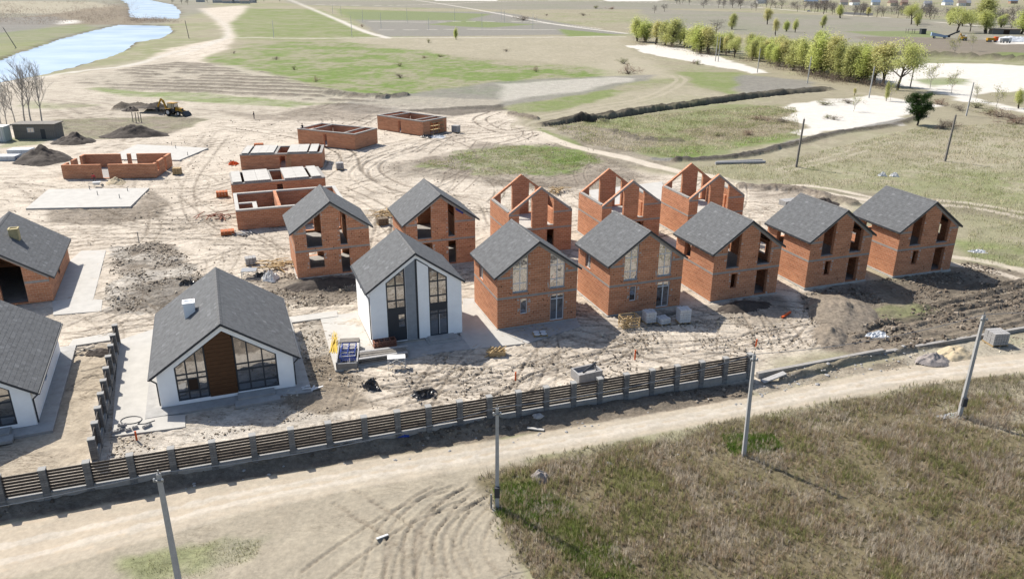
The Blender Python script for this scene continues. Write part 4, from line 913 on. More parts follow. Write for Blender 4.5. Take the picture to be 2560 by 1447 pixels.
# ------------------------------------------------------------------ concrete slabs and paving lying on the ground
def slab(name, px, z0, z1, m=M_SLAB, joint=None, label=None):
    P=GP(*px) if px and len(px[0])==2 and max(abs(q[0]) for q in px)>60 else px
    P=[(x*(CAM_H-z1)/CAM_H,y*(CAM_H-z1)/CAM_H) for x,y in P]
    a=sum(P[i][0]*P[(i+1)%len(P)][1]-P[(i+1)%len(P)][0]*P[i][1] for i in range(len(P)))
    if a<0: P=P[::-1]
    o=MB().prism(P,z0,z1).build(name,m); tag(o,kind='structure'); return o
slab('concrete_slab',[(64,521),(326,516),(373,470),(121,473)],-.3,.28)
slab('concrete_slab',[(262,398),(449,400),(521,370),(343,361)],-.3,.22)
slab('concrete_slab',[(1470,476),(1655,454),(1668,500),(1560,540),(1500,530)],-.3,.15)
slab('driveway',[(279,1090),(463,1066),(463,1036),(404,1040),(384,945),(392,800),(384,822),(297,850)],-.2,.10)
slab('driveway',[(133,787),(253,777),(256,749),(233,748),(265,625),(203,627),(176,650),(130,745)],-.2,.10)
slab('pavement',[(182,848),(286,830),(286,848),(170,866)],-.2,.08)
slab('pavement',[(722,792),(842,776),(845,790),(726,806)],-.2,.09)
slab('pavement',[(800,792),(893,780),(932,868),(1010,900),(838,925)],-.2,.05,M_SLAB)
slab('pavement',[(1158,745),(1190,745),(1250,828),(1312,858),(1178,872),(1150,835)],-.2,.07,M_SLAB)
slab('pavement',[(1245,828),(1440,795),(1452,815),(1318,858)],-.2,.05,M_APRON)
slab('pavement',[(930,868),(1160,838),(1178,872),(1100,880),(1010,900)],-.2,.06,M_APRON)

# ------------------------------------------------------------------ fences
PT=[-7.4,-5.0,-2.6,-.2]+[2.22,4.64,7.12,9.53,12.01,14.52,16.98,19.44,21.87,24.18,26.41,28.70,30.93,33.19,35.38,37.58,39.76,41.99,44.22,46.45,48.68,50.87,53.17]
FD=R(19.13)
def fence(label, org, ang, ts, zb, zt, nslat, group=None, base_h=.55):
    f=thing('slat_fence',label,'fence',org,ang,group)
    MB().box(ts[0]-.3,ts[-1]+.25,-.16,.16,-.5,zb).build('base_wall',M_CONC,f)
    pm=MB().box(-.2,.2,-.21,.21,-.3,zt-.05).mesh('pillar',M_STONE); cm=MB().box(-.22,.22,-.23,.23,zt-.048,zt+.02).mesh('pillar_cap',M_CAP)
    for t in ts:
        p=link('pillar',pm,f,(t,0,0)); link('pillar_cap',cm,p)
    pitch=(zt-.12-zb-.1)/nslat; cache={}
    for a,b in zip(ts[:-1],ts[1:]):
        L=round(b-a-.4,2)
        if L not in cache: cache[L]=(MB().box(-L/2,L/2,-.02,.02,0,pitch*.78).mesh('slat',M_SLAT),MB().box(-L/2,L/2,-.12,.12,0,.04).mesh('ledge',M_CAP))
        for k in range(nslat):
            o=link('slat',cache[L][0],f,((a+b)/2,random.uniform(-.004,.004),zb+.12+k*pitch)); o.rotation_euler=(0,random.gauss(0,.002),0)
        link('ledge',cache[L][1],f,((a+b)/2,0,zb+.002))
    return f
a0=G(0,1188,2.3)
fence('long slat fence with stone pillars along the dirt road',(a0[0],a0[1],0),FD,PT,.58,2.3,7)
q0=G(241,1158,0); q1=G(296,862,0); an=math.atan2(q1[1]-q0[1],q1[0]-q0[0]); LL=math.hypot(q1[0]-q0[0],q1[1]-q0[1])
fence('short slat fence running back between the two white bungalows',(q0[0],q0[1],0),an,[LL*i/9 for i in range(10)],.35,1.95,7)
p0=G(1892,946); p1=G(2205,886); p2=G(2600,818)
w_=MB(); 
for a,b,h in ((p0,p1,.55),(p1,p2,.32)):
    d=Vector((b[0]-a[0],b[1]-a[1],0)).normalized(); n=Vector((-d.y,d.x,0))*.17
    w_.hexa([(a[0]+n.x*-1,a[1]-n.y,-.4),(b[0]-n.x,b[1]-n.y,-.4),(b[0]+n.x,b[1]+n.y,-.4),(a[0]+n.x,a[1]+n.y,-.4),(a[0]-n.x,a[1]-n.y,h),(b[0]-n.x,b[1]-n.y,h),(b[0]+n.x,b[1]+n.y,h),(a[0]+n.x,a[1]+n.y,h)]); 
    tag(w_.build('foundation_wall',M_CONC),'%s concrete footing strip continuing the slat fence line'%('tall' if h>.4 else 'low half-buried'),'foundation wall'); w_=MB()

# ------------------------------------------------------------------ poles and wires
POLES='concrete poles along the dirt road'
def pole(label, x, y, H, lean=(0,0), m=M_POLE, r=.13, group=POLES, box=False, head=True):
    t=thing('utility_pole',label,'pole',(x,y,0),0,group)
    top=(lean[0],lean[1],H); s=MB(); s.hexa([(-r,-r,-.6),(r,-r,-.6),(r,r,-.6),(-r,r,-.6)]+[(top[0]+a*r*.72,top[1]+b*r*.72,H) for a,b in ((-1,-1),(1,-1),(1,1),(-1,1))])
    s.build('shaft',m,t)
    if head and group==POLES:
        MB().obox((top[0],top[1]-.12,H-.35),(.5,.08,.08)).build('bracket',M_METAL,t)
        for sx in (-.2,.2): MB().lathe([(0,0),(.05,.02),(.06,.08),(.035,.12),(0,.14)],8,(top[0]+sx,top[1]-.12,H-.31)).build('insulator',M_WHITE,t,True)
        MB().box(-.35,.35,-.35,.35,-.4,.03).build('footing',M_CONC,t)
    if head: MB().tube((top[0],top[1],H),(top[0],top[1],H+.22),.035,n=6).build('pin',M_METAL,t)
    if box: MB().box(-.16,.16,-.34,-.12,1.0,1.7).build('cable_coil',M_FASCIA,t)
    return t
PX=[(-17.35,32.3,7.5,'left'),(-.82,39.74,7.05,'box'),(16.0,45.6,7.75,'mid'),(33.75,51.15,8.3,'right')]
pole('pale concrete pole at the bottom left, its foot outside the picture',-17.35,32.3,7.55)
pole('pale concrete pole beside a small post, dark coil low on its shaft',-.82,39.74,7.05,(0,0),box=True)
pole('pale concrete pole standing in weeds before the end of the slat fence',16.0,45.6,7.75,(-.2,0))
pole('pale concrete pole with litter at its foot, rightmost along the dirt road',33.75,51.15,8.3,(0,0),box=True)
def cable(pts, r, label, sag=.5):
    s=MB(); n=10
    for a,b in zip(pts[:-1],pts[1:]):
        prev=None
        for i in range(n+1):
            t=i/n; q=tuple(a[k]+(b[k]-a[k])*t for k in range(2))+(a[2]+(b[2]-a[2])*t-4*sag*t*(1-t),)
            if prev: s.tube(prev,q,r,n=4,cap=False)
            prev=q
    o=s.build('overhead_wire',M_METAL); tag(o,label,'wire')
cable([(-40,24.6,7.7),(-17.35,32.3,7.6),(-.82,39.74,7.1),(15.8,45.6,7.8),(33.75,51.15,8.35),(58,58.5,8.2)],.022,'thin wire strung between the poles along the dirt road')
FAR='weathered poles crossing the meadow on the right'
for (b,vt,lb) in [((1990,418),298,'weathered leaning pole on the meadow beside two pipes lying on the grass'),((2362,403),288,'dark weathered pole nearest the right edge of the meadow'),((2123+195,860-570),205,None)]:
    if lb: x,y=G(*b); pole(lb,x,y,hgt(b,vt),(.25,0),M_POLEW,.17,FAR)
for (b,vt,lb) in [((2172,245),167,'slender pole at the far edge of the white sand patch'),((2018,209),143,'slender pole before the dense willow belt, second from the sand strip'),((1893,182),122,'slender pole at the near end of the far white sand strip'),
                  ((1788,154),92,'slender pole on the far white sand strip, left one of a leaning pair'),((1795,155),93,'slender pole on the far white sand strip, right one of a leaning pair'),((2415,290),207,'slender pole behind the pine beside the white sand path'),((2275,220),158,'slender dark pole standing by the big willow trunk')]:
    x,y=G(*b); pole(lb,x,y,hgt(b,vt),(.15,0),M_POLEW if vt in(158,) else M_POLE,.15,FAR)
VIL='white power poles in the far plots'
for i,(u,vb,vt) in enumerate([(880,93,40),(907,56,25),(953,72,33),(1018,57,20),(1072,75,45),(1137,54,22),(1205,74,33),(1253,50,23),(1261,58,27),(1332,72,34),(1342,54,40),(685,96,52),(832,34,12),(853,40,15)]):
    x,y=G(u,vb); pole('slender white power pole standing in the far plots',x,y,hgt((u,vb),vt),m=M_WHITE,r=.13,group=VIL,head=False)
for (b,vt,lb) in [((42,121),69,'old dark leaning pole on the grassy far river bank'),((473,97),52,'thin pole by the pale track near the river')]:
    x,y=G(*b); pole(lb,x,y,hgt(b,vt),(-4.5,0) if b[0]<100 else (-1,0),M_POLEW,.16,None)

# ------------------------------------------------------------------ building materials and small things
def at(px): x,y=G(*px); return (x,y,max(0,ground_z(x,y)))
def pallet(root, L=1.2, W=.8, m=M_TIMBER, z=0):
    s=MB()
    for k in range(5): s.box(-L/2,L/2,-W/2+k*(W-.12)/4,-W/2+k*(W-.12)/4+.12,z+.10,z+.125)
    for k in (-1,0,1): s.box(k*(L/2-.06)-.05,k*(L/2-.06)+.05,-W/2,W/2,z,z+.098)
    o=s.build('pallet',m,root); o['kind']='stuff'; return o
def block_stack(label, px, rz, nx, ny, nz, bs, m, cat='block stack', wrap=False, group=None, pal=True, name='block_stack'):
    t=thing(name,label,cat,at(px),rz,group); L,W=nx*bs[0],ny*bs[1]
    if pal: pallet(t,L+.05,W+.05)
    me=MB().box(-bs[0]/2+.018,bs[0]/2-.018,-bs[1]/2+.018,bs[1]/2-.018,0,bs[2]-.025).mesh('block',m)
    for i in range(nx):
        for j in range(ny):
            for k in range(nz):
                if 0<i<nx-1 and 0<j<ny-1 and k<nz-1: continue
                o=link('block',me,t,(-L/2+bs[0]*(i+.5)+random.uniform(-.012,.012),-W/2+bs[1]*(j+.5)+random.uniform(-.012,.012),.13*pal+k*bs[2]))
    if wrap:
        H=nz*bs[2]+.13; s=MB(); e=.012
        for x in (-L/6,L/6): s.box(x-.03,x+.03,-W/2-e-.02,W/2+e+.02,H+.0,H+.012); s.box(x-.03,x+.03,-W/2-.03,-W/2-.015,.1,H)
        o=s.build('strap',M_WHITE,t); o['kind']='stuff'
    return t
W8='wrapped block pallets before the glazed house'
block_stack('wrapped block pallet nearest the timber crate',(1622,806),R(15),3,3,4,(.36,.34,.26),M_PLASTICW,wrap=True,group=W8)
block_stack('low wrapped block pallet between two taller ones',(1657,808),R(25),3,3,2,(.36,.34,.26),M_PLASTICW,wrap=True,group=W8)
block_stack('tall strapped block pallet standing alone, rightmost before the glazed house',(1707,806),R(12),3,3,5,(.38,.34,.26),M_PLASTICW,wrap=True,group=W8)
block_stack('pallet of grey concrete blocks beside the right-hand road pole',(2487,858),R(8),6,3,4,(.25,.45,.28),M_CBLOCK,name='block_stack')
block_stack('grey block pallet on the sand right of the panel-decked shells',(850,424),R(20),3,3,4,(.42,.4,.26),M_CBLOCK)
block_stack('grey block pallet before the farthest shell end wall',(1140,332),R(-30),3,3,4,(.5,.45,.35),M_CBLOCK)
block_stack('brown strapped block pallet between the two roofed second-row houses',(957,562),R(25),4,3,3,(.36,.34,.26),mat('brown_blocks',(.22,.17,.12),n=.2))
block_stack('small stack of orange blocks by the corner of the lowest shell',(444,436),R(10),3,3,4,(.44,.4,.25),M_TIMBER)
block_stack('orange block stack left of the nearer panel-decked shell',(556,492),R(20),4,3,3,(.42,.4,.25),M_BLOCK)
block_stack('low orange block stack at the near corner of the open white-topped shell',(570,588),R(22),4,3,2,(.42,.4,.25),M_BLOCK)
block_stack('orange block stack topped out behind the ladder shell',(648,371),R(10),4,3,3,(.42,.4,.3),M_BLOCK,pal=False)
block_stack('grey block pallet on the rubbish ground left of the roofed house',(628,662),R(25),3,3,3,(.4,.35,.26),M_CBLOCK)
block_stack('pair of pale stacked slab packs by the left edge',(55,388),R(5),3,2,2,(1.3,1.2,.6),M_PLASTICW,pal=False)
block_stack('low pale slab pack in front of another by the left edge',(18,399),R(5),3,2,1,(1.3,1.2,.8),M_PLASTICW,pal=False)
block_stack('long concrete lintel pack behind the big roofed houses on the right',(1978,512),R(20),1,4,2,(3.4,.4,.4),M_CBLOCK,pal=False)
# hollow blocks on the driveway
hb=MB(); hb.box(-.2,.2,-.1,-.07,0,.19); hb.box(-.2,.2,.07,.1,0,.19); hb.box(-.2,-.17,-.07,.07,0,.19); hb.box(.17,.2,-.07,.07,0,.19); hb.box(-.02,.02,-.07,.07,0,.19)
hm=hb.mesh('hollow_block',M_CBLOCK); hspots=[(285,1086,0,0),(293,1084,0,0),(300,1080,0,0),(308,1077,0,0),(304,1074,0,.2),(312,1074,0,.2),(322,1080,.3,0),(339,1074,.2,0),(365,1072,.5,0),(373,1068,.5,0)]
for i,(u,v,rz,dz) in enumerate(hspots):
    x,y=G(u,v); o=link('hollow_block',hm,None,(x,y,.105+dz)); o.rotation_euler=(0,0,rz+.4); tag(o,'grey hollow block lying loose on the pale driveway','block','hollow blocks on the driveway')
hs_=MB(); prev=None
for i in range(34):
    t=i/33; 
    if t<.55: a=t/.55*2*math.pi*1.02; q=(G(329,1053)[0]+.75*math.cos(a),G(329,1053)[1]+.55*math.sin(a),.13)
    else:
        k=(t-.55)/.45; u=342+k*46; v=1064+(1-abs(k-.5)*2)*3-k*10; x,y=G(u,v); q=(x,y,.13)
    if prev: hs_.tube(prev,q,.03,n=5,cap=False)
    prev=q
tag(hs_.build('hose',M_FASCIA),'dark hose curled in a loop on the pale driveway','hose')
# orange marker stakes
for (b,vt,lb) in [((1289,948),930,'orange marker stake on a small mound in the trampled yard'),((1587,900),876,'orange marker stake standing in the yard behind the fence'),((1890,866),848,'orange marker stake on the sand before the soil heap'),((342,1100),1078,'short orange pipe stub at the edge of the pale driveway')]:
    x,y,z=at(b); o=MB().tube((0,0,-.2),(0,0,max(.5,hgt(b,vt))),.07,n=8).build('marker_stake',M_ORANGE,None,loc=(x,y,z)); tag(o,lb,'stake')
for (b,vt,lb) in [((348,608),580,'blue-grey pipe post beside the central sand road'),((1228,1272),1235,None)]:
    x,y,z=at(b); o=MB().tube((0,0,-.2),(0,0,hgt(b,vt)),.06,n=8).build('post',M_METAL,None,loc=(x,y,z)); tag(o,lb or 'short wooden post beside the coil-bearing pole','post')
# timber crate with scraps
def crate(label, px, rz, L, W, H, full=True):
    t=thing('timber_crate',label,'crate',at(px),rz)
    for sx in (-1,1):
        for sy in (-1,1): MB().box(sx*L/2-.04,sx*L/2+.04,sy*W/2-.04,sy*W/2+.04,0,H).build('corner_post',M_TIMBER,t)
    pl_=MB().box(-L/2,L/2,-.012,.012,0,.1).mesh('plank',M_TIMBER); ps=MB().box(-.012,.012,-W/2,W/2,0,.1).mesh('plank',M_TIMBER)
    for k in range(4):
        for s in (-1,1):
            link('plank',pl_,t,(0,s*(W/2+.054),.08+k*(H-.15)/3)); link('plank',ps,t,(s*(L/2+.054),0,.08+k*(H-.15)/3))
    if full:
        for k in range(16):
            MB().obox((random.uniform(-.3,.3)*L-.2*(k%3),random.uniform(-.4,.4)*W,.2+random.random()*H*.7),(random.uniform(.8,1.5),.1,.05),random.uniform(-.9,.9),0,random.uniform(-.8,.8)).build('offcut',M_TIMBER,t)
    return t
crate('timber crate overflowing with offcuts before the glazed house with pallets',(1572,818),R(15),1.6,1.2,1.0)
crate('small low timber crate at the tip of the path between two houses',(1242,886),R(10),1.3,.8,.4)
t=thing('cement_pallet','pallet of white bags before the glazed house nearest the white one','pallet',at((1350,838)),R(10)); pallet(t,1.3,1.0)
for i in range(4):
    s=MB(); x,y=(-.32+.62*(i%2),-.25+.5*(i//2)); s.lathe([(0,0),(.22,.0),(.3,.06),(.28,.13),(.15,.17),(0,.17)],10); o=s.build('bag',M_PLASTICW,t,True,(x,y,.13)); o.scale=(1.05,.8,1)
def beam(name,label,a,b,w,h,m,cat,z=.08):
    p=at(a); q=at(b); s=MB(); d=(q[0]-p[0],q[1]-p[1],0); s.bar((0,0,z),(d[0],d[1],z+q[2]-p[2]),w,h); return tag(s.build(name,m,None,loc=p),label,cat)
beam('long_beam','long weathered beam lying along the front of the glazed house',(1582,806),(1698,785),.3,.3,M_OLDWOOD,'beam')
beam('orange_pipe','bent orange drain pipe beside the dug pit',(1955,795),(1976,782),.18,.18,M_ORANGE,'pipe')
for k,(a,b,lb) in enumerate([((1788,411),(1912,408),'nearer thick concrete pipe lying on the meadow'),((1792,408),(1905,403),'farther thin concrete pipe lying on the meadow')]):
    p=at(a); q=at(b); tag(MB().tube((0,0,.2),(q[0]-p[0],q[1]-p[1],.2),.3 if k==0 else .2,n=10).build('concrete_pipe',M_CBLOCK,None,loc=p),lb,'pipe','concrete pipes lying on the meadow')
# planks by the white house
t=thing('plank_stack','stack of long grey scaffold planks before the white two-storey house','planks',at((955,893)),R(18))
for i in range(5):
    for k in range(4-(i==4)*2):
        o=MB().obox((random.uniform(-.15,.15),-.9+i*.42,.12+k*.16),(4.2+random.uniform(-.5,.3),.3,.09),random.gauss(0,.015)).build('plank',M_OLDWOOD if (i+k)%3 else M_CBLOCK,t)
t=thing('form_panels','stack of reddish formwork panels against the white two-storey house','formwork',at((962,866)),R(19))
for k in range(4):
    s=MB(); z=.05+k*.17; L,W_=2.0,.85
    s.box(-L/2,L/2,-W_/2,-W_/2+.09,z,z+.12); s.box(-L/2,L/2,W_/2-.09,W_/2,z,z+.12)
    for q in range(5): s.box(-L/2+q*(L-.09)/4,-L/2+q*(L-.09)/4+.09,-W_/2+.09,W_/2-.09,z,z+.12)
    o=s.build('frame_panel',M_REDWOOD,t); o.rotation_euler=(0,0,random.gauss(0,.03))
def trestle(label,px,rz,L,W_,H,m):
    t=thing('scaffold_trestle',label,'scaffold',at(px),rz); MB().box(-L/2,L/2,-W_/2,W_/2,H,H+.06).build('deck',m,t)
    for sx in (-1,1):
        for sy in (-1,1): MB().bar((sx*L/2*.95,sy*W_/2*.9,0),(sx*L/2*.95,sy*W_/2*.9,H),.05).build('leg',m,t)
        MB().bar((sx*L/2*.95,-W_/2*.9,.15),(sx*L/2*.95,W_/2*.9,H-.1),.04).build('brace',m,t)
    for sy in (-1,1):
        MB().bar((-L/2*.95,sy*W_/2*.93,.15),(L/2*.95,sy*W_/2*.93,H-.1),.04).build('brace',m,t); MB().bar((L/2*.95,sy*W_/2*.97,.15),(-L/2*.95,sy*W_/2*.97,H-.1),.04).build('brace',m,t)
trestle('white scaffold trestle with crossed braces beside the grey planks',(992,918),R(10),1.5,.8,.95,M_WHITE)
trestle('grey metal trestle table by the rubbish heap left of the roofed house',(625,694),R(10),1.6,1.2,.8,M_METAL)
# scaffold rack with blue frames
t=thing('scaffold_rack','pale rack loaded with blue scaffold frames beside the white two-storey house','rack',at((872,895)),R(8))
for sx in (-1,1): MB().box(sx*.85-.05,sx*.85+.05,-2.2,2.2,.1,.75).build('side_rail',M_CBLOCK,t)
MB().box(-.9,.9,-2.2,-2.1,.1,.6).build('end_rail',M_METAL,t); MB().box(-.85,.85,1.5,2.3,.75,.85).build('deck',M_OLDWOOD,t)
for k in range(5):
    s=MB(); z=.3+k*.13
    for x in (-.6,.0,.6): s.box(x-.04,x+.04,-1.3+.15*k,1.2,z,z+.06)
    for y in (-1.2,-.5,.3,1.1): s.box(-.64,.64,y,y+.05,z+.061,z+.1)
    o=s.build('scaffold_frame',M_BLUE if k!=3 else M_WHITE,t); o.rotation_euler=(0,0,random.gauss(0,.05))
t=thing('lath_bundle','bundle of bright yellow laths leaning beside the scaffold rack','bundle',at((838,868)),R(5))
for k in range(14): MB().bar((random.uniform(-.35,.35),-1.1+random.uniform(-.3,.3),.05),(random.uniform(-.45,.1),1.4+random.uniform(-.3,.3),.35+random.random()*.5),.06).build('lath',M_YEL,t)
# concrete trough, films, bags
t=thing('concrete_trough','pale concrete trough with a dark tube across it behind the fence','trough',at((1466,945)),R(25)); s=MB()
s.box(-1.1,1.1,-.7,-.58,0,.75); s.box(-1.1,1.1,.58,.7,0,.75); s.box(-1.1,-.98,-.58,.58,0,.75); s.box(.98,1.1,-.58,.58,0,.75); s.box(-.98,.98,-.58,.58,.0,.4); s.build('basin',M_CBLOCK,t)
MB().tube((-.6,-.5,.84),(1.2,.6,.84),.1,n=8).build('tube',M_FASCIA,t)
def rag(label, px, rz, sx, sy, h, m, name='black_film', seed=0, cat='film'):
    rng=np.random.default_rng(seed); n=14; v=[];f=[]
    for i in range(n):
        for j in range(n):
            a,b=i/(n-1)*2-1,j/(n-1)*2-1; e=max(0,1-max(abs(a),abs(b))**2*1.05)
            v.append((a*sx*(1+.2*math.sin(3*b)),b*sy*(1+.25*math.sin(2.5*a)),.02+h*e*(.25+rng.random()*.9)))
    for i in range(n-1):
        for j in range(n-1): k=i*n+j; f.append((k,k+n,k+n+1,k+1))
    s=MB(); s.v=v; s.f=f; o=s.build(name,m,None,loc=at(px)); o.rotation_euler=(0,0,rz); return tag(o,label,cat)
rag('crumpled black film beside the brown earth in the yard',(929,968),.5,.55,.75,.7,M_BLACK,seed=1)
rag('crumpled black film lying nearest the slat fence',(1062,988),.4,.9,.55,.5,M_BLACK,seed=2)
rag('white film scrap at the foot of the rightmost road pole',(2375,1040),.2,.9,.35,.15,M_PLASTICW,'white_film',3)
rag('white film caught on the furrowed dirt beyond the soil heap',(2190,838),.3,1.1,.6,.35,M_PLASTICW,'white_film',4)
rag('white film lying by the track right of the last house',(2445,630),.1,1.0,.5,.3,M_PLASTICW,'white_film',5)
rag('small blue plastic scrap in the earth below the fence',(1008,1098),.3,.5,.2,.12,M_BLUE,'blue_scrap',6,'scrap')
rag('left white bag lying on the right meadow',(2206,440),.1,.7,.5,.7,M_WHITE,'white_bag',7,'bag'); rag('right white bag lying on the right meadow',(2236,441),.1,.7,.5,.7,M_WHITE,'white_bag',8,'bag')
rag('white big bag among rubbish left of the roofed house',(676,700),.1,.8,.75,1.1,M_WHITE,'big_bag',9,'bag')
rag('dark tarpaulin over rubbish left of the roofed house',(655,692),.1,.9,.6,.5,M_BLACK,'tarpaulin',10,'tarp')
rag('black film heap by the corner of the dark turned soil',(468,712),.1,.8,.5,.6,M_BLACK,'black_film',11)
rag('pale film heap beside the farthest block shell',(1095,344),.1,1.5,1.0,.5,M_PLASTICW,'pale_film',12); rag('dark tyre heap at the near corner of the farthest shell',(1066,343),.1,1.2,1.0,.5,M_BLACK,'dark_film',13)
rag('orange tarpaulin bundle left of the panel-decked shells',(583,412),.1,.8,.6,.7,M_ORANGE,'tarpaulin',14,'tarp')
def woodheap(label, px, n, L, sprd, m, name='timber_heap'):
    t=thing(name,label,'timber heap',at(px))
    for k in range(n): MB().obox((random.gauss(0,sprd),random.gauss(0,sprd*.7),.06+random.random()*.5*min(1,n/20)),(random.uniform(.5,1)*L,.14,.06),random.gauss(.4,.7),0,random.gauss(0,.15)).build('plank',m,t)
woodheap('yellow timber heap at the left wall of the roofed second-row house',(697,668),34,2.2,1.1,M_TIMBER)
woodheap('scattered yellow boards behind the roofed house with the blue tarp',(972,540),26,3.0,1.3,M_TIMBER)
woodheap('yellow timber heap behind the leftmost roofless shell',(1390,482),24,1.8,.9,M_TIMBER)
woodheap('grey board pile beside the open white-topped shell',(546,546),22,1.8,1.1,M_REDWOOD)
woodheap('small pale pallet boards beside the block pallet shell corner',(605,588),14,1.6,.5,M_CBLOCK)
woodheap('few grey boards by the mounds near the left fence end',(195,880),6,1.4,.5,M_OLDWOOD)
woodheap('grey broken boards on the ground right of the bungalow',(776,973),7,1.0,.3,M_WHITE)
beam('white_plank','single pale plank lying on the lower left sand',(942,1353),(970,1338),.15,.06,M_WHITE,'plank')
beam('white_plank','long pale plank at the road edge below the fence end',(1905,958),(1960,948),.5,.12,M_CBLOCK,'plank')
beam('white_plank','pale board stub on the road verge below the fence',(1318,1071),(1360,1077),.22,.08,M_SLAB,'plank')
# scaffold of timber at the farthest shell
t=thing('timber_scaffold','timber scaffold frame standing against the farthest shell end wall','scaffold',at((1093,334)),R(53))
for x in (-1.6,0,1.6):
    for y in (-.4,.4): MB().bar((x,y,0),(x,y,2.6),.1).build('post',M_TIMBER,t)
for z in (.9,1.7,2.5): MB().box(-1.8,1.8,-.5,.5,z,z+.06).build('deck',M_TIMBER,t)
# rebar cage posts
for i,(u,vb) in enumerate([(333,307),(341,308),(348,306),(354,307)]):
    x,y,z=at((u,vb)); o=MB().tube((0,0,0),(random.uniform(-.1,.1),0,hgt((u,vb),282)),.09,n=5).build('iron_post',M_POLEW,None,loc=(x,y,z)); tag(o,'thin dark iron post in the tight group near the digger','post','iron posts near the digger')
# pipe stubs in slabs
for u,v in [(245,492),(300,500),(225,478),(320,482),(470,392),(440,374),(430,366)]:
    x,y=G(u,v); o=MB().tube((0,0,.1),(0,0,.75),.055,n=6).build('pipe_stub',M_METAL,None,loc=(x,y,.15)); tag(o,'short grey pipe stub standing up from a bare concrete slab','pipe','pipe stubs in the bare slabs')
# litter stones and clods along the verges
rs=MB(); rng=np.random.default_rng(5)
def pebble(rad,seed):
    r=np.random.default_rng(seed); s=MB(); s.lathe([(0,-.3*rad),(.8*rad,-.1*rad),(rad,.2*rad),(.6*rad,.6*rad),(0,.75*rad)],7); s.v=[tuple(np.array(p)*(1+r.uniform(-.25,.25,3))) for p in s.v]; return s
st_m=[pebble(1,k).mesh('stone',M_CBLOCK) for k in range(4)]
for k in range(110):
    if k<60: u=random.uniform(1900,2330); v=1000-(u-1880)*.205-random.uniform(4,60)
    elif k<90: u=random.uniform(450,1880); v=1236-(u-450)*.155-random.uniform(-2,34)
    else: u=random.uniform(1250,1700); v=1190-(u-1250)*.16+random.uniform(0,30)
    o=link('stone',random.choice(st_m),None,at((u,v))); s=random.uniform(.04,.12)*(1.6 if k<60 and random.random()<.2 else 1); o.scale=(s*1.3,s,s*.8); o.rotation_euler=(0,0,random.uniform(0,6)); tag(o,'pale stone lying loose along the dirt road verge','stone','stones on the road verges')
o=link('stone',st_m[1],None,at((1345,1052))); o.scale=(.45,.35,.35); tag(o,'large pale boulder on the road edge below the fence','stone')
# clods and rubble thrown up over the turned ground
def rubble(label, px, n, smin, smax, cols, seed, name='rubble'):
    rng=np.random.default_rng(seed); P=np.array(GP(*px)); x0,y0=P.min(0); x1,y1=P.max(0); x=rng.uniform(x0,x1,n*5); y=rng.uniform(y0,y1,n*5); ins=np.zeros(len(x),bool)
    for k in range(len(P)):
        ax,ay=P[k]; bx,by=P[(k+1)%len(P)]; ins^=((ay>y)!=(by>y))&(x<(bx-ax)*(y-ay)/(by-ay+1e-12)+ax)
    x,y=x[ins],y[ins]; d=fbm(x,y,3.0,3,seed); kp=rng.random(len(x))<np.clip((d-.42)*6,.04,1); x,y=x[kp][:n],y[kp][:n]; n=len(x)
    z=Z[np.clip(np.searchsorted(gy,y),1,NY-1),np.clip(np.searchsorted(gx,x),1,NX-1)]; s=smin*(smax/smin)**(rng.random(n)**2.2)
    O=np.array([[-1,-1,-.4],[1,-1,-.4],[1,1,-.4],[-1,1,-.4],[-.6,-.6,.7],[.6,-.6,.7],[.6,.6,.7],[-.6,.6,.7]]); V_=O[None]*(1+rng.uniform(-.35,.35,(n,8,3)))*s[:,None,None]*rng.uniform(.6,1.3,(n,1,3)); a=rng.uniform(0,6.28,n); c,q=np.cos(a)[:,None],np.sin(a)[:,None]
    V_=np.stack([V_[...,0]*c-V_[...,1]*q+x[:,None],V_[...,0]*q+V_[...,1]*c+y[:,None],V_[...,2]+z[:,None]],-1).reshape(-1,3)
    F0=np.array([[4,5,6,7],[0,1,5,4],[1,2,6,5],[2,3,7,6],[3,0,4,7]]); F_=(F0[None]+8*np.arange(n)[:,None,None]).reshape(-1,4)
    col=np.array(cols)[rng.integers(0,len(cols),n)]*rng.uniform(.7,1.3,(n,1)); col=np.concatenate([col,np.ones((n,1))],1).repeat(8,0)
    o=link(name,fast_mesh(name,V_,F_,M_CLOD,col)); return tag(o,label,'rubble',kind='stuff')
M_CLOD=mat('clod',(1/.76,1/.76,1/.76),rough=.95,tint=True)
CS=[(.33,.28,.21),(.25,.21,.16),(.18,.145,.11),(.42,.37,.30)]; CD=[(.10,.08,.062),(.15,.12,.09),(.22,.185,.145)]
rubble('loose clods over the churned yard before the front row',[(800,930),(1250,870),(1760,800),(2060,760),(2100,860),(1880,890),(1300,985),(930,1020)],2800,.03,.13,CS,1)
rubble('loose clods over the sand around the block shells',[(0,470),(560,300),(1300,300),(1640,440),(1250,560),(700,640),(600,760),(0,620)],2600,.05,.15,CS,2)
rubble('brown clods and grit around the white bungalow',[(440,1065),(740,960),(750,800),(800,790),(915,955),(930,1010),(262,1150),(278,1098)],3200,.02,.11,CS,3)
rubble('dark clods on the broken bank below the slat fence',[(-300,1300),(0,1240),(640,1118),(1280,1030),(1885,955),(1885,985),(1280,1075),(640,1172),(0,1290)],3600,.03,.16,CD,4)
rubble('dark clods on the furrowed dirt right of the soil heap',[(2000,735),(2170,705),(2420,655),(2600,690),(2600,815),(2200,890),(2050,870)],4200,.04,.22,CD,5)
rubble('dark clods on the turned soil behind the white bungalow',[(285,625),(400,600),(470,640),(510,700),(500,740),(400,775),(290,785),(260,745)],2200,.03,.16,CD+CS,6)
rubble('clods around the lower end of the roofed second row',[(610,690),(890,680),(900,760),(700,770)],1200,.03,.15,CD+CS,7)
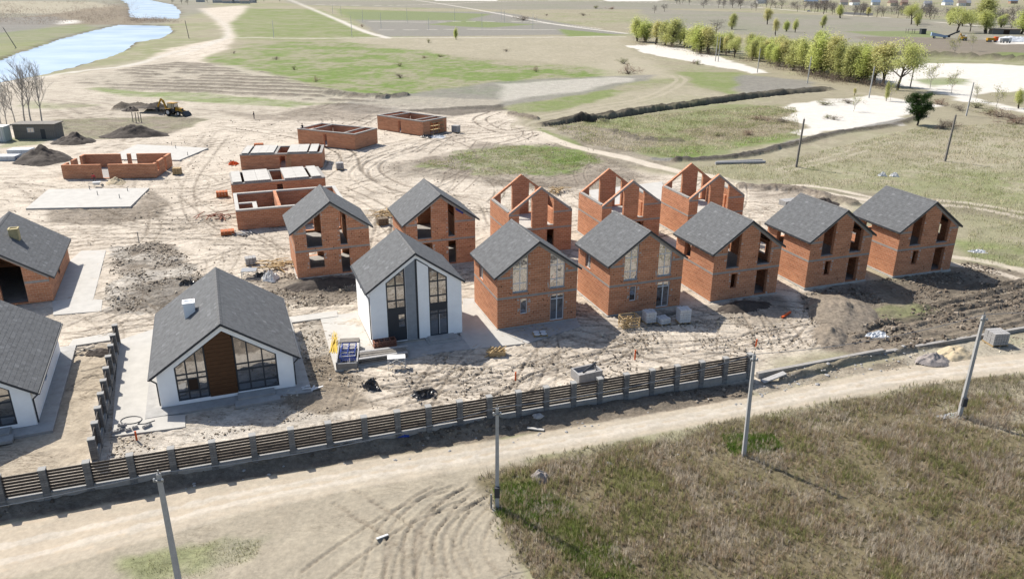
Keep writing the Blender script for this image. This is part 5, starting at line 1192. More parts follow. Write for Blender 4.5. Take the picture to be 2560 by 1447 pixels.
rubble('pale grit along the dirt road verges',[(1880,960),(2230,895),(2560,835),(2560,880),(2230,925),(1890,990)],1500,.02,.09,CS,8)
# heaps
def heap(label, px, rx, ry, h, m, rz=0, seed=0, name='soil_heap', rough=.35):
    n=44; v=[];f=[]; a=np.linspace(-1.15,1.15,n); A,B=np.meshgrid(a,a); r=np.sqrt(A*A+B*B)
    nn=fbm(A*rx+50*seed,B*ry,max(rx,ry)*.35,4,seed); n2=fbm(A*rx+9,B*ry,.5,3,seed+3)
    rr=r*(1+.5*(fbm(np.arctan2(B,A)*1.3+seed,r*0+seed,.8,2,seed)-.5))
    zz=h*np.clip(1-rr,-.2,1)**.85*(.4+1.15*nn)+rough*1.5*(n2-.5)*np.clip(1.15-rr,0,1)*min(1,h)+.25*(fbm(A*rx+3,B*ry,.28,2,seed+8)-.5)*np.clip(1.1-rr,0,1)*min(1,h)-.12*(rr>1)
    V_=np.stack([A*rx,B*ry,zz-.05],-1).reshape(-1,3); I=np.arange(n*n).reshape(n,n); Q=np.stack([I[:-1,:-1],I[:-1,1:],I[1:,1:],I[1:,:-1]],-1).reshape(-1,4)
    o=link(name,fast_mesh(name,V_,Q,m,None,True),None,at(px)); o.location.z=max(0,o.location.z-.1); o.rotation_euler=(0,0,rz); return tag(o,label,'heap')
heap('large heap of dry grey soil before the second unglazed house',(2105,780),3.4,5.2,1.35,M_SOILG,R(-10),1)
heap('long low spur of grey soil running down from the large heap',(2075,838),1.6,3.4,.8,M_SOILG,R(-25),2)
heap('dark soil heap nearest the left edge stacks',(110,402),5.5,4.5,2.6,M_SOIL,0,3)
heap('dark soil heap right beside the grey shed',(185,357),4.0,3.4,2.0,M_SOIL,0,4)
heap('dark soil heap below the thin iron posts',(335,340),6.5,3.6,2.3,M_SOIL,0,5)
heap('rubbly grey heap behind the unglazed houses on the right',(2050,512),3.2,2.0,1.2,M_SOIL,R(20),6)
heap('ochre sand heap beside the rightmost road pole',(2390,885),1.7,1.2,.85,M_SANDY,.3,7)
heap('pinkish gravel heap on the road verge left of the ochre sand',(2330,902),1.6,1.1,.85,M_GRAVEL,.3,8,'gravel_heap')
heap('pale sand heap in front of the lowest block shell',(292,458),1.9,1.4,.9,M_SANDY,0,9)
heap('dark soil bank under the front of the roofed second-row house',(800,712),4.5,1.5,.8,M_SOIL,R(20),10)
heap('dark dug-out bank in front of the first unglazed house',(1855,768),3.3,1.4,.7,M_SOIL,R(20),11)
heap('small grey stone heap in the weeds beside the road pole',(1352,1195),.65,.55,.75,M_GRAVEL,0,12,'gravel_heap')
heap('dark spoil row dug out behind the digger',(330,278),2.5,2.0,1.3,M_SOIL,0,13); heap('longer dark spoil row close to the digger',(395,283),5.5,1.8,1.3,M_SOIL,R(-10),14)
heap('small dark heap at the left end of the fence yard',(245,880),1.2,.8,.5,M_SOIL,0,16)
# shed and containers
t=thing('shed','windowed grey plank shed below the bare trees','shed',at((90,348)),R(4)); L,W_,H=8.2,3.4,3.0
strip_m=MB().box(0,.39,-.03,.03,0,1).mesh('wall_plank',M_OLDWOOD)
s=MB(); s.box(-L/2,L/2,.04,W_,0,H-.1); s.build('body',M_OLDWOOD,t)
for k in range(20): o=link('wall_plank',strip_m,t,(-L/2+k*.41,.0,0)); o.scale=(1,1,H-.15+random.uniform(-.05,.05))
MB().box(-L/2-.25,L/2+.25,-.35,W_+.3,H-.1,H+.08).build('roof',M_ROOF,t) if False else MB().box(-L/2-.25,L/2+.25,-.35,W_+.3,H-.1,H+.08).build('roof',M_OLDWOOD,t)
wf=MB(); wf.box(-1.35,.0,-.08,-.03,1.35,1.45); wf.box(-1.35,.0,-.08,-.03,2.2,2.3); 
for x in (-1.35,-.72,-.1): wf.box(x,x+.1,-.08,-.03,1.45,2.2)
wf=wf.build('window',M_WHITE,t)
for x in (-1.25,-.62): MB().box(x,x+.52,-.06,-.035,1.45,2.2).build('pane',M_GLASS,wf)
MB().box(1.2,2.1,-.06,-.031,0,2.0).build('door',M_ANTH,t)
t=thing('container','pale green-grey container cut off by the left edge','container',at((2,355)),R(4)); MB().box(-3,1.0,0,2.5,0,2.9).build('body',mat('pale_container',(.55,.6,.55),n=.1),t); MB().box(-3.1,1.1,-.1,2.6,2.9,3.0).build('roof',M_WHITE,t)
for k in range(9): MB().box(-2.9+k*.42,-2.7+k*.42,-.04,-.002,.15,2.8).build('rib',M_WHITE,t)

# ------------------------------------------------------------------ digger
def wheel(root,x,y,r,wd):
    s=MB(); s.lathe([(r*.55,-wd/2),(r*.9,-wd/2),(r,-wd*.3),(r,wd*.3),(r*.9,wd/2),(r*.55,wd/2)],20); s.v=[(p[0],p[2],p[1]) for p in s.v]
    o=s.build('wheel',M_RUBBER,root,True,(x,y,r)); h_=MB(); h_.lathe([(0,-wd*.42),(r*.56,-wd*.42),(r*.56,wd*.42),(0,wd*.42)],14); h_.v=[(p[0],p[2],p[1]) for p in h_.v]; h_.build('rim',M_WHITE,o)
def digger():
    t=thing('backhoe_digger','yellow backhoe digger digging a trench near the river','digger',at((437,289)),R(-14))
    MB().box(-1.7,2.3,-.45,.45,.75,1.15).build('chassis',M_ANTH,t)
    hd=MB(); hd.hexa([(.75,-.5,1.15),(2.35,-.45,1.15),(2.35,.45,1.15),(.75,.5,1.15),(.75,-.5,2.0),(2.35,-.42,1.72),(2.35,.42,1.72),(.75,.5,2.0)]); hd.build('hood',M_JCB,t)
    MB().box(2.352,2.40,-.4,.4,1.2,1.65).build('grille',M_FASCIA,t)
    cb=MB(); cb.box(-1.2,.7,-.78,.78,1.0,1.6); cb.build('cab_base',M_FASCIA,t)
    for x in (-1.15,.1,.65):
        for y in (-.74,.74): MB().bar((x,y,1.6),(x*.95,y*.95,2.85),.08).build('cab_post',M_FASCIA,t)
    for y in (-.72,.72): MB().box(-1.1,.6,y-.012,y+.012,1.62,2.8).build('cab_glass',M_GLASS,t)
    MB().box(.60,.63,-.68,.68,1.62,2.8).build('windscreen',M_GLASS,t)
    rf=MB(); rf.box(-1.3,.8,-.85,.85,2.85,2.97); rf.box(-1.1,.6,-.65,.65,2.972,3.04); rf.build('cab_roof',M_JCB,t)
    MB().box(-.6,-.1,-.25,.25,1.5,2.3).build('seat',M_FASCIA,t)
    for y in (-.95,.95): wheel(t,-1.0,y,.82,.45); wheel(t,1.75,y*.92,.58,.36)
    for y in (-.98,.98): MB().box(-1.75,-.2,y-.25,y+.25,1.62,1.70).build('mudguard',M_JCB,t)
    for y in (-.6,.6):
        MB().bar((.9,y,1.55),(2.7,y,1.05),.16,.22).build('loader_arm',M_JCB,t); MB().bar((2.7,y,1.05),(3.15,y,.55),.16,.22).build('loader_arm',M_JCB,t); MB().tube((1.3,y*1.1,1.2),(2.6,y*1.1,.85),.05,n=6).build('hydraulic_ram',M_METAL,t)
    b=MB(); b.hexa([(3.1,-1.15,.1),(4.0,-1.15,.05),(4.0,1.15,.05),(3.1,1.15,.1),(3.0,-1.15,1.0),(3.18,-1.15,1.1),(3.18,1.15,1.1),(3.0,1.15,1.0)])
    for s in (-1,1): b.hexa([(3.1,s*1.15-.03,.1),(4.0,s*1.15-.03,.05),(4.0,s*1.15+.03,.05),(3.1,s*1.15+.03,.1),(3.05,s*1.15-.03,1.05),(3.6,s*1.15-.03,.7),(3.6,s*1.15+.03,.7),(3.05,s*1.15+.03,1.05)])
    o=b.build('front_bucket',M_FASCIA,t); o['kind']='stuff'
    MB().box(-1.95,-1.7,-.85,.85,.5,1.3).build('rear_frame',M_FASCIA,t)
    MB().bar((-1.95,0,1.2),(-2.7,0,3.4),.28,.42).build('boom',M_JCB,t); MB().bar((-2.7,0,3.4),(-3.3,0,3.75),.26,.36).build('boom',M_JCB,t); MB().bar((-3.2,0,3.8),(-4.5,0,1.7),.24,.34).build('dipper',M_JCB,t)
    MB().tube((-2.2,0,2.3),(-3.2,0,3.3),.06,n=6).build('hydraulic_ram',M_METAL,t); MB().tube((-3.0,0,3.9),(-4.2,0,2.6),.06,n=6).build('hydraulic_ram',M_METAL,t)
    k=MB(); k.hexa([(-5.0,-.4,.9),(-4.3,-.4,.7),(-4.3,.4,.7),(-5.0,.4,.9),(-4.8,-.4,1.8),(-4.3,-.4,1.8),(-4.3,.4,1.8),(-4.8,.4,1.8)]); k.build('bucket',M_FASCIA,t)
    for y in (-1.2,1.2): MB().bar((-1.8,y*.6,1.0),(-1.95,y,.08),.14).build('stabiliser',M_FASCIA,t)
    return t
digger()
# ------------------------------------------------------------------ people
def person(label, px, rz, pose, jacket, z=0.0, H=1.75, xy=None):
    x,y = xy or at(px)[:2]; z=z if xy else at(px)[2]
    t=thing('person',label,'person',(x,y,z),rz); s=H/1.75
    J=dict(pel=(0,0,.95),chest=(.0,.02,1.32),neck=(0,.03,1.5),head=(0,.06,1.66),
           hl=(-.1,0,.9),kl=(-.11,.04,.5),fl=(-.12,0,.07),tl=(-.13,.14,.04),hr=(.1,0,.9),kr=(.11,.06,.5),fr=(.13,.0,.07),tr=(.14,.14,.04),
           sl=(-.2,.01,1.42),el=(-.26,.06,1.14),wl=(-.2,.25,.98),gl=(-.17,.33,.95),sr=(.2,.01,1.42),er=(.27,.05,1.14),wr=(.22,.25,.98),gr=(.18,.33,.95))
    if pose=='bend':
        for k in ('chest','neck','head','sl','sr','el','er','wl','wr','gl','gr'):
            X_,Y_,Z_=J[k]; dy=(Z_-.95); a=.8; J[k]=(X_,Y_+dy*math.sin(a),.95+dy*math.cos(a))
        for k,dz in (('el',-.2),('er',-.2),('wl',-.35),('wr',-.35),('gl',-.42),('gr',-.42)): J[k]=(J[k][0],J[k][1],J[k][2]+dz)
    if pose=='sit':
        for k in J: J[k]=(J[k][0],J[k][1],J[k][2]-.85)
        J.update(kl=(-.12,.45,.12),fl=(-.12,.47,-.32),tl=(-.12,.6,-.35),kr=(.12,.45,.12),fr=(.13,.47,-.32),tr=(.13,.6,-.35))
    R_=dict(pel=.14,chest=.17,neck=.06,head=.105,hl=.09,kl=.062,fl=.045,tl=.035,hr=.09,kr=.062,fr=.045,tr=.035,sl=.07,el=.05,wl=.036,gl=.034,sr=.07,er=.05,wr=.036,gr=.034)
    E=[('pel','chest'),('chest','neck'),('neck','head'),('pel','hl'),('hl','kl'),('kl','fl'),('fl','tl'),('pel','hr'),('hr','kr'),('kr','fr'),('fr','tr'),('chest','sl'),('sl','el'),('el','wl'),('wl','gl'),('chest','sr'),('sr','er'),('er','wr'),('wr','gr')]
    ks=list(J); me=bpy.data.meshes.new('body'); me.from_pydata([tuple(c*s for c in J[k]) for k in ks],[(ks.index(a),ks.index(b)) for a,b in E],[])
    o=bpy.data.objects.new('body',me); COL.objects.link(o); o.parent=t
    m=o.modifiers.new('skin','SKIN'); lay=me.skin_vertices[0].data if me.skin_vertices else None
    if lay is None: me.skin_vertices.new(); lay=me.skin_vertices[0].data
    for i,k in enumerate(ks): lay[i].radius=(R_[k]*s,R_[k]*s*.8); lay[i].use_root=(k=='pel')
    sb=o.modifiers.new('sub','SUBSURF'); sb.levels=sb.render_levels=1
    dg=bpy.context.evaluated_depsgraph_get(); ev=bpy.data.meshes.new_from_object(o.evaluated_get(dg)); o.modifiers.clear(); o.data=ev
    ev.materials.clear()
    for q in (jacket,M_TROUSER,M_SKIN): ev.materials.append(q)
    def dst(c,a,b):
        a,b=Vector(J[a])*s,Vector(J[b])*s; d=b-a; u=max(0,min(1,(c-a).dot(d)/d.length_squared)); return (a+d*u-c).length
    part={e:0 for e in E}
    for e in E:
        if e[0] in('hl','kl','fl','hr','kr','fr') or e[1] in('hl','hr'): part[e]=1
        if e in (('neck','head'),('wl','gl'),('wr','gr')): part[e]=2
    for p in ev.polygons: p.material_index=part[min(E,key=lambda e:dst(p.center,*e))]; p.use_smooth=True
    hd=Vector(J['head'])*s; hr=MB(); hr.lathe([(0,.135),(.07,.12),(.112,.05),(.11,-.01)],10,(hd.x,hd.y-.015,hd.z)); hr.build('hair',M_HAIR,t,True)
    fd=1; nb=MB(); nb.obox((hd.x,hd.y+.1,hd.z-.0),(.03,.04,.04)); nb.build('nose',M_SKIN,t)
    for sx in (-1,1): MB().obox((hd.x+sx*.04,hd.y+.092,hd.z+.025),(.025,.015,.015)).build('eye',M_HAIR,t)
    return t
person('person in red jacket bending over beside the sand heap and barrow',(237,457),R(200),'bend',M_MAGENTA)
person('person in dark clothes sitting on the wall top of a low shell',(757,318),R(160),'sit',M_NAVY,3.12,xy=(-43.02+1.2*math.cos(R(-24.75))-.3*math.sin(R(24.75)),155.85+1.2*math.sin(R(-24.75))+.9))
person('person in dark clothes walking on the sand right of the digger',(636,298),R(80),'walk',M_NAVY)
t=thing('wheelbarrow','pale wheelbarrow beside the person in the red jacket','wheelbarrow',at((244,467)),R(15)); s=MB(); s.hexa([(-.4,-.25,.35),(.35,-.25,.35),(.35,.25,.35),(-.4,.25,.35),(-.6,-.38,.75),(.55,-.38,.75),(.55,.38,.75),(-.6,.38,.75)]); s.build('tray',M_WHITE,t)
wheel(t,.75,0,.2,.1)
for y in (-.28,.28): MB().bar((.7,y*.3,.2),(-1.2,y,.6),.04).build('handle',M_METAL,t); MB().bar((-.4,y,.4),(-.45,y,0),.04).build('leg',M_METAL,t)

# ------------------------------------------------------------------ trees
def rand_dir(rng): v=rng.normal(size=3); return v/np.linalg.norm(v)
def limbs(rng, H, r0, levels, spread, n1, up=.35, kids=3, lean=.0, first=.35):
    """tapered trunk with branching limbs: list of (p,q,r0,r1) and tips"""
    segs=[]; tips=[]
    def grow(p,d,L,r,lv):
        n=3 if lv>0 else 5; q=p
        for i in range(n):
            d=d+rng.normal(size=3)*.10*(1.0 if lv else .5)+np.array([0,0,up*.12]); d/=np.linalg.norm(d); e=q+d*L/n; ra=r*(1-.6*i/n); rb=r*(1-.6*(i+1)/n); segs.append((q,e,ra,rb))
            if lv<levels and (i+1)/n>first if lv==0 else lv<levels:
                for _ in range(n1 if lv==0 else kids if i>0 else 1):
                    a=rng.uniform(0,2*math.pi); side=np.cross(d,rand_dir(rng)); side/=np.linalg.norm(side)+1e-9
                    nd=d*(1-spread)+side*spread*1.3+np.array([0,0,up*.3]); nd/=np.linalg.norm(nd)
                    grow(e.copy(),nd,L*rng.uniform(.38,.62)*(1.0 if lv else 1-.35*i/n),rb*.6,lv+1)
            q=e
        if lv>=levels-1: tips.append((q,d))
    grow(np.zeros(3),np.array([lean,0,1.0]),H,r0,0); return segs,tips
def seg_mesh(name, segs, m, n=3, rmin=.012):
    v=[];f=[]
    for (p,q,a,b) in segs:
        d=q-p; L=np.linalg.norm(d); 
        if L<1e-4: continue
        d=d/L; u=np.array([0,0,1.0]) if abs(d[2])<.9 else np.array([1.0,0,0]); x=np.cross(d,u); x/=np.linalg.norm(x); y=np.cross(d,x); k=len(v)
        nn=6 if a>.08 else n; a=max(a,rmin); b=max(b,rmin)
        for c,r in ((p,a),(q,b)):
            for i in range(nn): t=2*math.pi*i/nn; v.append(c+x*r*math.cos(t)+y*r*math.sin(t))
        for i in range(nn): j=(i+1)%nn; f.append((k+i,k+nn+i,k+nn+j,k+j))
    return fast_mesh(name,np.array(v),np.array(f),m)
def leaf_mesh(name, rng, centers, rad, n, size, c1, c2, droop=0.0, flat=.5, zs=.8):
    """n small leaf faces scattered in clumps"""
    C_=np.array(centers); k=rng.integers(0,len(C_),n); off=rng.normal(size=(n,3))*rad*np.array([1,1,zs]); off[:,2]-=droop*np.abs(rng.normal(size=n))
    P=C_[k]+off; a=rng.normal(size=(n,3)); a/=np.linalg.norm(a,axis=1)[:,None]; b=np.cross(a,rng.normal(size=(n,3))); b/=np.linalg.norm(b,axis=1)[:,None]
    s=size*rng.uniform(.6,1.4,n)[:,None]; V_=np.stack([P-a*s,P+b*s*flat,P+a*s,P-b*s*flat],1).reshape(-1,3); F_=np.arange(4*n).reshape(n,4)
    t=np.clip(rng.normal(.5,.28,n)+(rng.uniform(-.25,.25,len(C_)))[k],0,1)[:,None]; col=np.array(c1)*(1-t)+np.array(c2)*t; col=np.concatenate([col,np.ones((n,1))],1).repeat(4,0)
    return fast_mesh(name,V_,F_,M_LEAF,col)
def make_tree(seed, H, r0, levels, spread, n1, nleaf, lsize, c1, c2, rad, bark=M_BARK, droop=0, up=.35, kids=2, name='willow_tree', first=.3, nseg=3, sub=None):
    rng=np.random.default_rng(seed); segs,tips=limbs(rng,H*.72 if nleaf else H*.8,r0,levels,spread,n1,up,kids,0,first)
    z=max(q[2] for _,q,_,_ in segs); k=H/ (z+ (rad if nleaf else 0)); segs=[(p*np.array([1,1,k]),q*np.array([1,1,k]),a,b) for p,q,a,b in segs]
    tm=seg_mesh('trunk',segs,bark,rmin=.02 if nleaf else .025); cm=None
    if nleaf: cm=leaf_mesh('crown',rng,[t[0]*np.array([1,1,k]) for t in tips],rad,nleaf,lsize,c1,c2,droop)
    return name,tm,cm
def plant(proto, label, cat, px, vtop=None, H=None, baseH=10, group=None, wscale=1.0, rz=None, xy=None):
    x,y=xy or G(*px); h=H or hgt(px,vtop); s=h/baseH; t=thing(proto[0],label,cat,(x,y,0),random.uniform(0,6) if rz is None else rz,group); t.scale=(s*wscale,s*wscale,s)
    link('trunk',proto[1],t)
    if proto[2]: link('crown',proto[2],t)
    return t
YG1,YG2=(.36,.38,.13),(.68,.70,.30)
def willow(seed, H=10, rx=1.7, n=5600, ls=.15, low=.26, stems=3, nc=70, c1=YG1, c2=YG2, rad=.5, bark=M_BARK, name='willow_tree'):
    """several upright stems carrying a tall uneven crown of hanging leaf clumps"""
    rng=np.random.default_rng(seed); segs=[]; cs=[]; heads=[]
    for s in range(stems):
        a=rng.uniform(0,6.28); r=rng.uniform(.1,.55)*rx; hx,hy=r*math.cos(a),r*math.sin(a); hh=H*rng.uniform(.72,.97) if s else H*.97
        p=np.array([rng.normal(0,.12),rng.normal(0,.12),0.]); n_=6
        for i in range(n_):
            t=(i+1)/n_; q=np.array([hx*t**1.2+rng.normal(0,.1),hy*t**1.2+rng.normal(0,.1),hh*.9*t]); segs.append((p,q,.16*(1-.8*i/n_),.16*(1-.8*t))); p=q
            if i>0:
                for _ in range(3):
                    b=rng.uniform(0,6.28); L=rx*rng.uniform(.3,.8)*(1.15-t*.7); e=q+np.array([L*math.cos(b),L*math.sin(b),rng.uniform(.2,1.0)]); segs.append((q,e,.045,.015))
        heads.append((hx,hy,hh))
    for k in range(nc):
        hx,hy,hh=heads[rng.integers(stems)]; t=rng.beta(1.5,1.05); z=H*low+(hh-H*low)*t; f=math.sin(math.pi*min(1,.18+.82*t))**.6 if t<.98 else .3
        w_=rx*(.62 if stems>1 else 1)*f*math.sqrt(rng.uniform(.15,1)); a=rng.uniform(0,6.28); cs.append((hx*t+w_*math.cos(a),hy*t+w_*math.sin(a),z-rad*.5))
    return name,seg_mesh('trunk',segs,bark,rmin=.02),leaf_mesh('crown',rng,cs,rad,n,ls,c1,c2,droop=.35,flat=.4,zs=1.7)
WIL=[willow(40+i,rx=[1.7,2.2,1.4,2.5][i],stems=[3,5,2,6][i],nc=[46,60,34,66][i],n=[4200,5600,3400,6000][i],rad=.42,low=[.3,.22,.34,.2][i],c1=[YG1,(.33,.33,.13),(.40,.38,.15),(.34,.37,.11)][i],c2=[YG2,(.60,.62,.27),(.70,.66,.33),(.64,.70,.26)][i]) for i in range(4)]
WIDE=[make_tree(60+i,10,.30,3,.55,3,5600,.14,YG1,YG2,.55,up=.5,first=.2,kids=2) for i in range(2)]
GREYT=[make_tree(70+i,10,.2,3,.5,3,900,.12,(.20,.18,.165),(.32,.29,.27),.5,up=.4,name='bare_tree',first=.2) for i in range(3)]
BARE=[make_tree(80+i,15,.2,3,.30,3,0,.1,YG1,YG2,.5,bark=M_BARKP,up=.8,name='bare_tree',first=.35,kids=2) for i in range(2)]
SPARSE=[make_tree(90+i,6,.07,2,.42,3,420,.10,(.22,.25,.06),(.42,.42,.12),.35,bark=M_BARKP,up=.6,name='young_birch',first=.2) for i in range(2)]
def pine_proto():
    rng=np.random.default_rng(5); segs=[]; cs=[]; p=np.zeros(3); H=7
    for i in range(8): q=p+np.array([rng.normal(0,.06),rng.normal(0,.06),H*.93/8]); segs.append((p,q,.2*(1-i/9),.2*(1-(i+1)/9))); p=q
    for k in range(64):
        z=rng.uniform(.2,.98)*H; L=(2.6*math.sin(math.pi*min(1,max(.12,1.15-z/H)))**.8)*rng.uniform(.7,1.1); a=rng.uniform(0,6.28); d=np.array([math.cos(a),math.sin(a),.28]); b=np.array([0,0,z]); segs.append((b,b+d*L,.05,.02))
        for t in (.45,.65,.85,1.0): cs.append(b+d*L*t+rng.normal(size=3)*.1)
    return 'pine_tree',seg_mesh('trunk',segs,M_BARK),leaf_mesh('crown',rng,cs,.26,15000,.16,(.022,.048,.02),(.07,.11,.035),flat=.22)
plant(pine_proto(),'dark green pine standing alone beside the white sand patch','tree',(2293,314),238,baseH=7,wscale=1.2)
BELT='willows of the belt along the white sand'
belt=[(1592,104,42),(1612,106,48),(1640,112,50),(1662,114,52),(1680,118,46),(1735,128,58),(1752,134,62),(1770,136,64),(1815,140,88),(1880,152,98),(1898,155,102),(1926,160,100),(1946,166,106),(1962,168,98),(1985,176,96),(2008,182,92),(2030,188,82),(2052,192,74),(2075,196,82),(2098,200,106),(2118,204,110),(2138,206,106),(2160,209,108),(2184,212,108),(2206,215,100)]
ORD='first second third fourth fifth sixth seventh eighth ninth tenth eleventh twelfth thirteenth fourteenth fifteenth sixteenth seventeenth eighteenth nineteenth twentieth twenty-first twenty-second twenty-third twenty-fourth twenty-fifth'.split()
for i,(u,vb,vt) in enumerate(belt): plant(WIL[(i*3+i//4)%4],'yellow-green willow of the dense belt, %s from its left end'%ORD[i],'tree',(u,vb),vt,group=BELT,wscale=random.uniform(1.9,2.7) if u<1800 else random.uniform(1.5,2.1))
for i in range(44):
    k=random.choice([0,0,1,2,3,3]); t=random.random(); j=random.randrange(0,len(belt)-1); u=belt[j][0]*(1-t)+belt[j+1][0]*t; vb=belt[j][1]*(1-t)+belt[j+1][1]*t
    plant(WIL[k],'smaller willow filling the back of the dense belt','tree',(u,vb-random.uniform(5,14)),None,H=random.uniform(5.5,8)+3*u/2200,group='smaller willows at the back of the belt',wscale=random.uniform(1.6,2.4))
plant(WIDE[0],'round willow with clear dark trunk standing free in front of the belt','tree',(1836,145),90,wscale=.95)
plant(WIDE[1],'biggest spreading yellow-green willow at the right end of the belt','tree',(2243,226),92,wscale=.95)
plant(WIL[1],'yellow weeping young willow at the foot of the biggest willow','tree',(2215,253),203,wscale=.7)
plant(SPARSE[0],'thin pale birch standing on the white sand patch','tree',(2134,279),236,baseH=6,wscale=1.2)
for u,vb,vt,lb in [(2226,252,196,'slim pale birch beside the weeping young willow'),(2325,222,150,'slim sparse birch behind the big willow on white sand'),(2438,255,206,'sparse birch left of a pair at the right sand edge'),(2490,270,210,'sparse birch above the reddish scrub at the right'),(2378,235,170,'sparse birch midway on the far white sand'),(2385,142,85,'tall sparse birch before the yellow digger'),(2428,128,80,'thin sparse birch right of the blue machine')]: plant(SPARSE[1],lb,'tree',(u,vb),vt,baseH=6,wscale=1.1)
plant(WIL[0],'yellow-green bush tree cut off by the right edge','tree',(2545,272),220,wscale=1.5)
plant(WIL[2],'small bright willow bush left of the white sand patch','tree',(2136,240),220,wscale=1.6)
BACK='scattered trees on the field behind the willow belt'
for i,(u,vb,vt,k,wsc,lb) in enumerate([(1790,88,46,'g',1.2,'grey leafless bush tree behind the willow belt, left'),(1830,74,33,'w',1.1,'pale willow behind the round free-standing one'),(1918,62,20,'w',1.3,'tall pale willow on the field behind the belt'),(1965,80,50,'w',1.0,'grey-green willow on the field, left of a bright one'),(1988,82,47,'w',1.0,'small bright round willow alone on the field'),(2056,70,38,'w',1.0,'small bright willow farther right on the field'),(1938,90,45,'w',.9,'bright willow peeping over the belt'),(2048,112,74,'w',1.2,'tall willow crown rising over the middle of the belt'),
    (2278,62,5,'W',.95,'big yellow-green willow by the far road'),(2293,66,38,'w',1.0,'small pale tree in front of the big far willow'),(2392,82,12,'W',1.05,'large yellow willow beside the blue machine'),(2425,80,25,'W',.8,'bright yellow willow overlapping a larger one'),(2462,85,24,'w',1.6,'tall pale tree right of the yellow willows'),(2468,60,-8,'w',1.6,'tall green tree at the top right'),(2525,80,30,'g',1.2,'grey tree at the top right edge'),(2553,86,22,'w',1.3,'olive tree cut by the right edge'),(2500,70,45,'g',1.0,'grey low tree among the right top trees')]):
    plant({'w':WIL[i%4],'W':WIDE[i%2],'g':GREYT[i%3]}[k],lb,'tree',(u,vb),vt,group=BACK,wscale=wsc*(1.6 if k=='w' else 1.15))
plant(WIL[3],'small lone willow bush beside the far pale road','tree',(1140,100),68,wscale=1.0)
plant(GREYT[0],'dark grey round tree far up the field, left of a pair','tree',(1636,34),12,wscale=1.1); plant(GREYT[1],'dark grey round tree far up the field, right of a pair','tree',(1661,30),9,wscale=1.4)
for i,(u,vb,vt,lb) in enumerate([(78,306,138,'tall bare tree right behind the grey shed'),(62,305,150,'tall bare tree behind the shed, left of another'),(105,305,150,'bare tree at the right end of the shed'),(38,306,185,'slimmer bare tree left of the shed'),(18,318,215,'low bare tree beside the pale container'),(2,310,200,'bare tree cut off by the left edge')]): plant(BARE[i%2],lb,'tree',(u,vb),vt,baseH=15,wscale=.95)
GR='grey trees along the village edge'
for i in range(90):
    u=random.uniform(1690,2560); vb=16+(u-1690)*.052+random.uniform(-9,2); x,y=G(u,vb)
    plant(GREYT[i%3],'grey leafless tree along the far village edge','tree',(u,vb),None,H=random.uniform(9,17),group=GR,wscale=random.uniform(.8,1.3))
for i in range(9):
    u=random.uniform(2060,2560); vb=40+(u-2060)*.06+random.uniform(-4,6); plant(WIL[i%4],'pale green tree among the grey trees of the village edge','tree',(u,vb),None,H=random.uniform(9,14),group='pale green trees at the village edge',wscale=random.uniform(1.5,2.2))
# bushes
def bush_proto(seed,c1,c2,n=700):
    rng=np.random.default_rng(seed); cs=[(rng.normal(0,.5),rng.normal(0,.5),abs(rng.normal(.45,.25))) for _ in range(12)]
    segs=[(np.array([rng.normal(0,.1),rng.normal(0,.1),0.]),np.array(c),.03,.012) for c in cs]
    return 'bush',seg_mesh('trunk',segs,M_BARK),leaf_mesh('crown',rng,cs,.2,n,.07,c1,c2,flat=.3)
BU=[bush_proto(1,(.17,.145,.12),(.32,.28,.22)),bush_proto(2,(.17,.18,.09),(.30,.29,.16)),bush_proto(3,(.20,.13,.10),(.33,.24,.185))]
BG='low bushes dotted over the meadow'
for i,(u,vb,hh,ws) in enumerate([(1000,195,2.2,1.6),(1000,166,2.0,1.4),(1340,180,2.6,.8),(1265,130,2.2,1),(1100,143,1.6,2.6),(1060,146,1.3,2.4),(1308,52,6,2.2),(1072,108,3,.8),(905,68,2.5,1),(1366,40,3,1),(1560,160,3,1.6),(1570,185,4,1.4),(1458,40,4,2),(1490,22,5,2.4),(1530,24,4,2.6),(690,150,2.0,1.2),(735,175,2.0,1),(790,205,2.2,.8),(585,135,2,.8),(1745,162,2.4,1.4),(1735,160,2,1),(2120,258,1.6,3),(2060,262,1.4,4),(1900,300,1.3,4),(1960,306,1.3,4),(1800,340,1.0,4),(1870,336,1.0,4),(2085,300,1.4,2),(2070,296,1.2,2),(2355,322,2.4,1.6),(2380,318,2.2,1.6),(2310,250,2,2.6),(2350,262,2,2.6),(2400,276,2,2.2),(2440,270,2.4,2),(2500,292,2.2,3),(2530,300,2.0,3),(2470,285,2,2.4),(2545,310,2,3)]):
    plant(BU[i%3],'low scrubby bush on the meadow','bush',(u,vb),None,H=hh*.75,baseH=1.0,group=BG,wscale=ws*.7)
UG=[]
rng=np.random.default_rng(99)
for i in range(150):                            # undergrowth along the willow belt
    t=rng.random(); j=rng.integers(0,len(belt)-1); u=belt[j][0]*(1-t)+belt[j+1][0]*t; vb=belt[j][1]*(1-t)+belt[j+1][1]*t+rng.uniform(-3,10); x,y=G(u,vb); UG+= [(x+rng.normal(0,1.5),y+rng.normal(0,2),abs(rng.normal(.9,.7))) for _ in range(5)]
o=link('undergrowth',leaf_mesh('undergrowth',rng,UG,.8,16000,.22,(.12,.095,.075),(.26,.215,.18),flat=.25)); tag(o,'brown leafless undergrowth below the willow belt','undergrowth',kind='stuff')
UG=[]
for k in range(260):                            # scrub on the far river bank
    u=rng.uniform(-60,330); vb=rng.uniform(5,62)-max(0,(u-250)*.1); x,y=G(u,vb); UG+=[(x+rng.normal(0,6),y+rng.normal(0,8),abs(rng.normal(1.2,1.0))) for _ in range(4)]
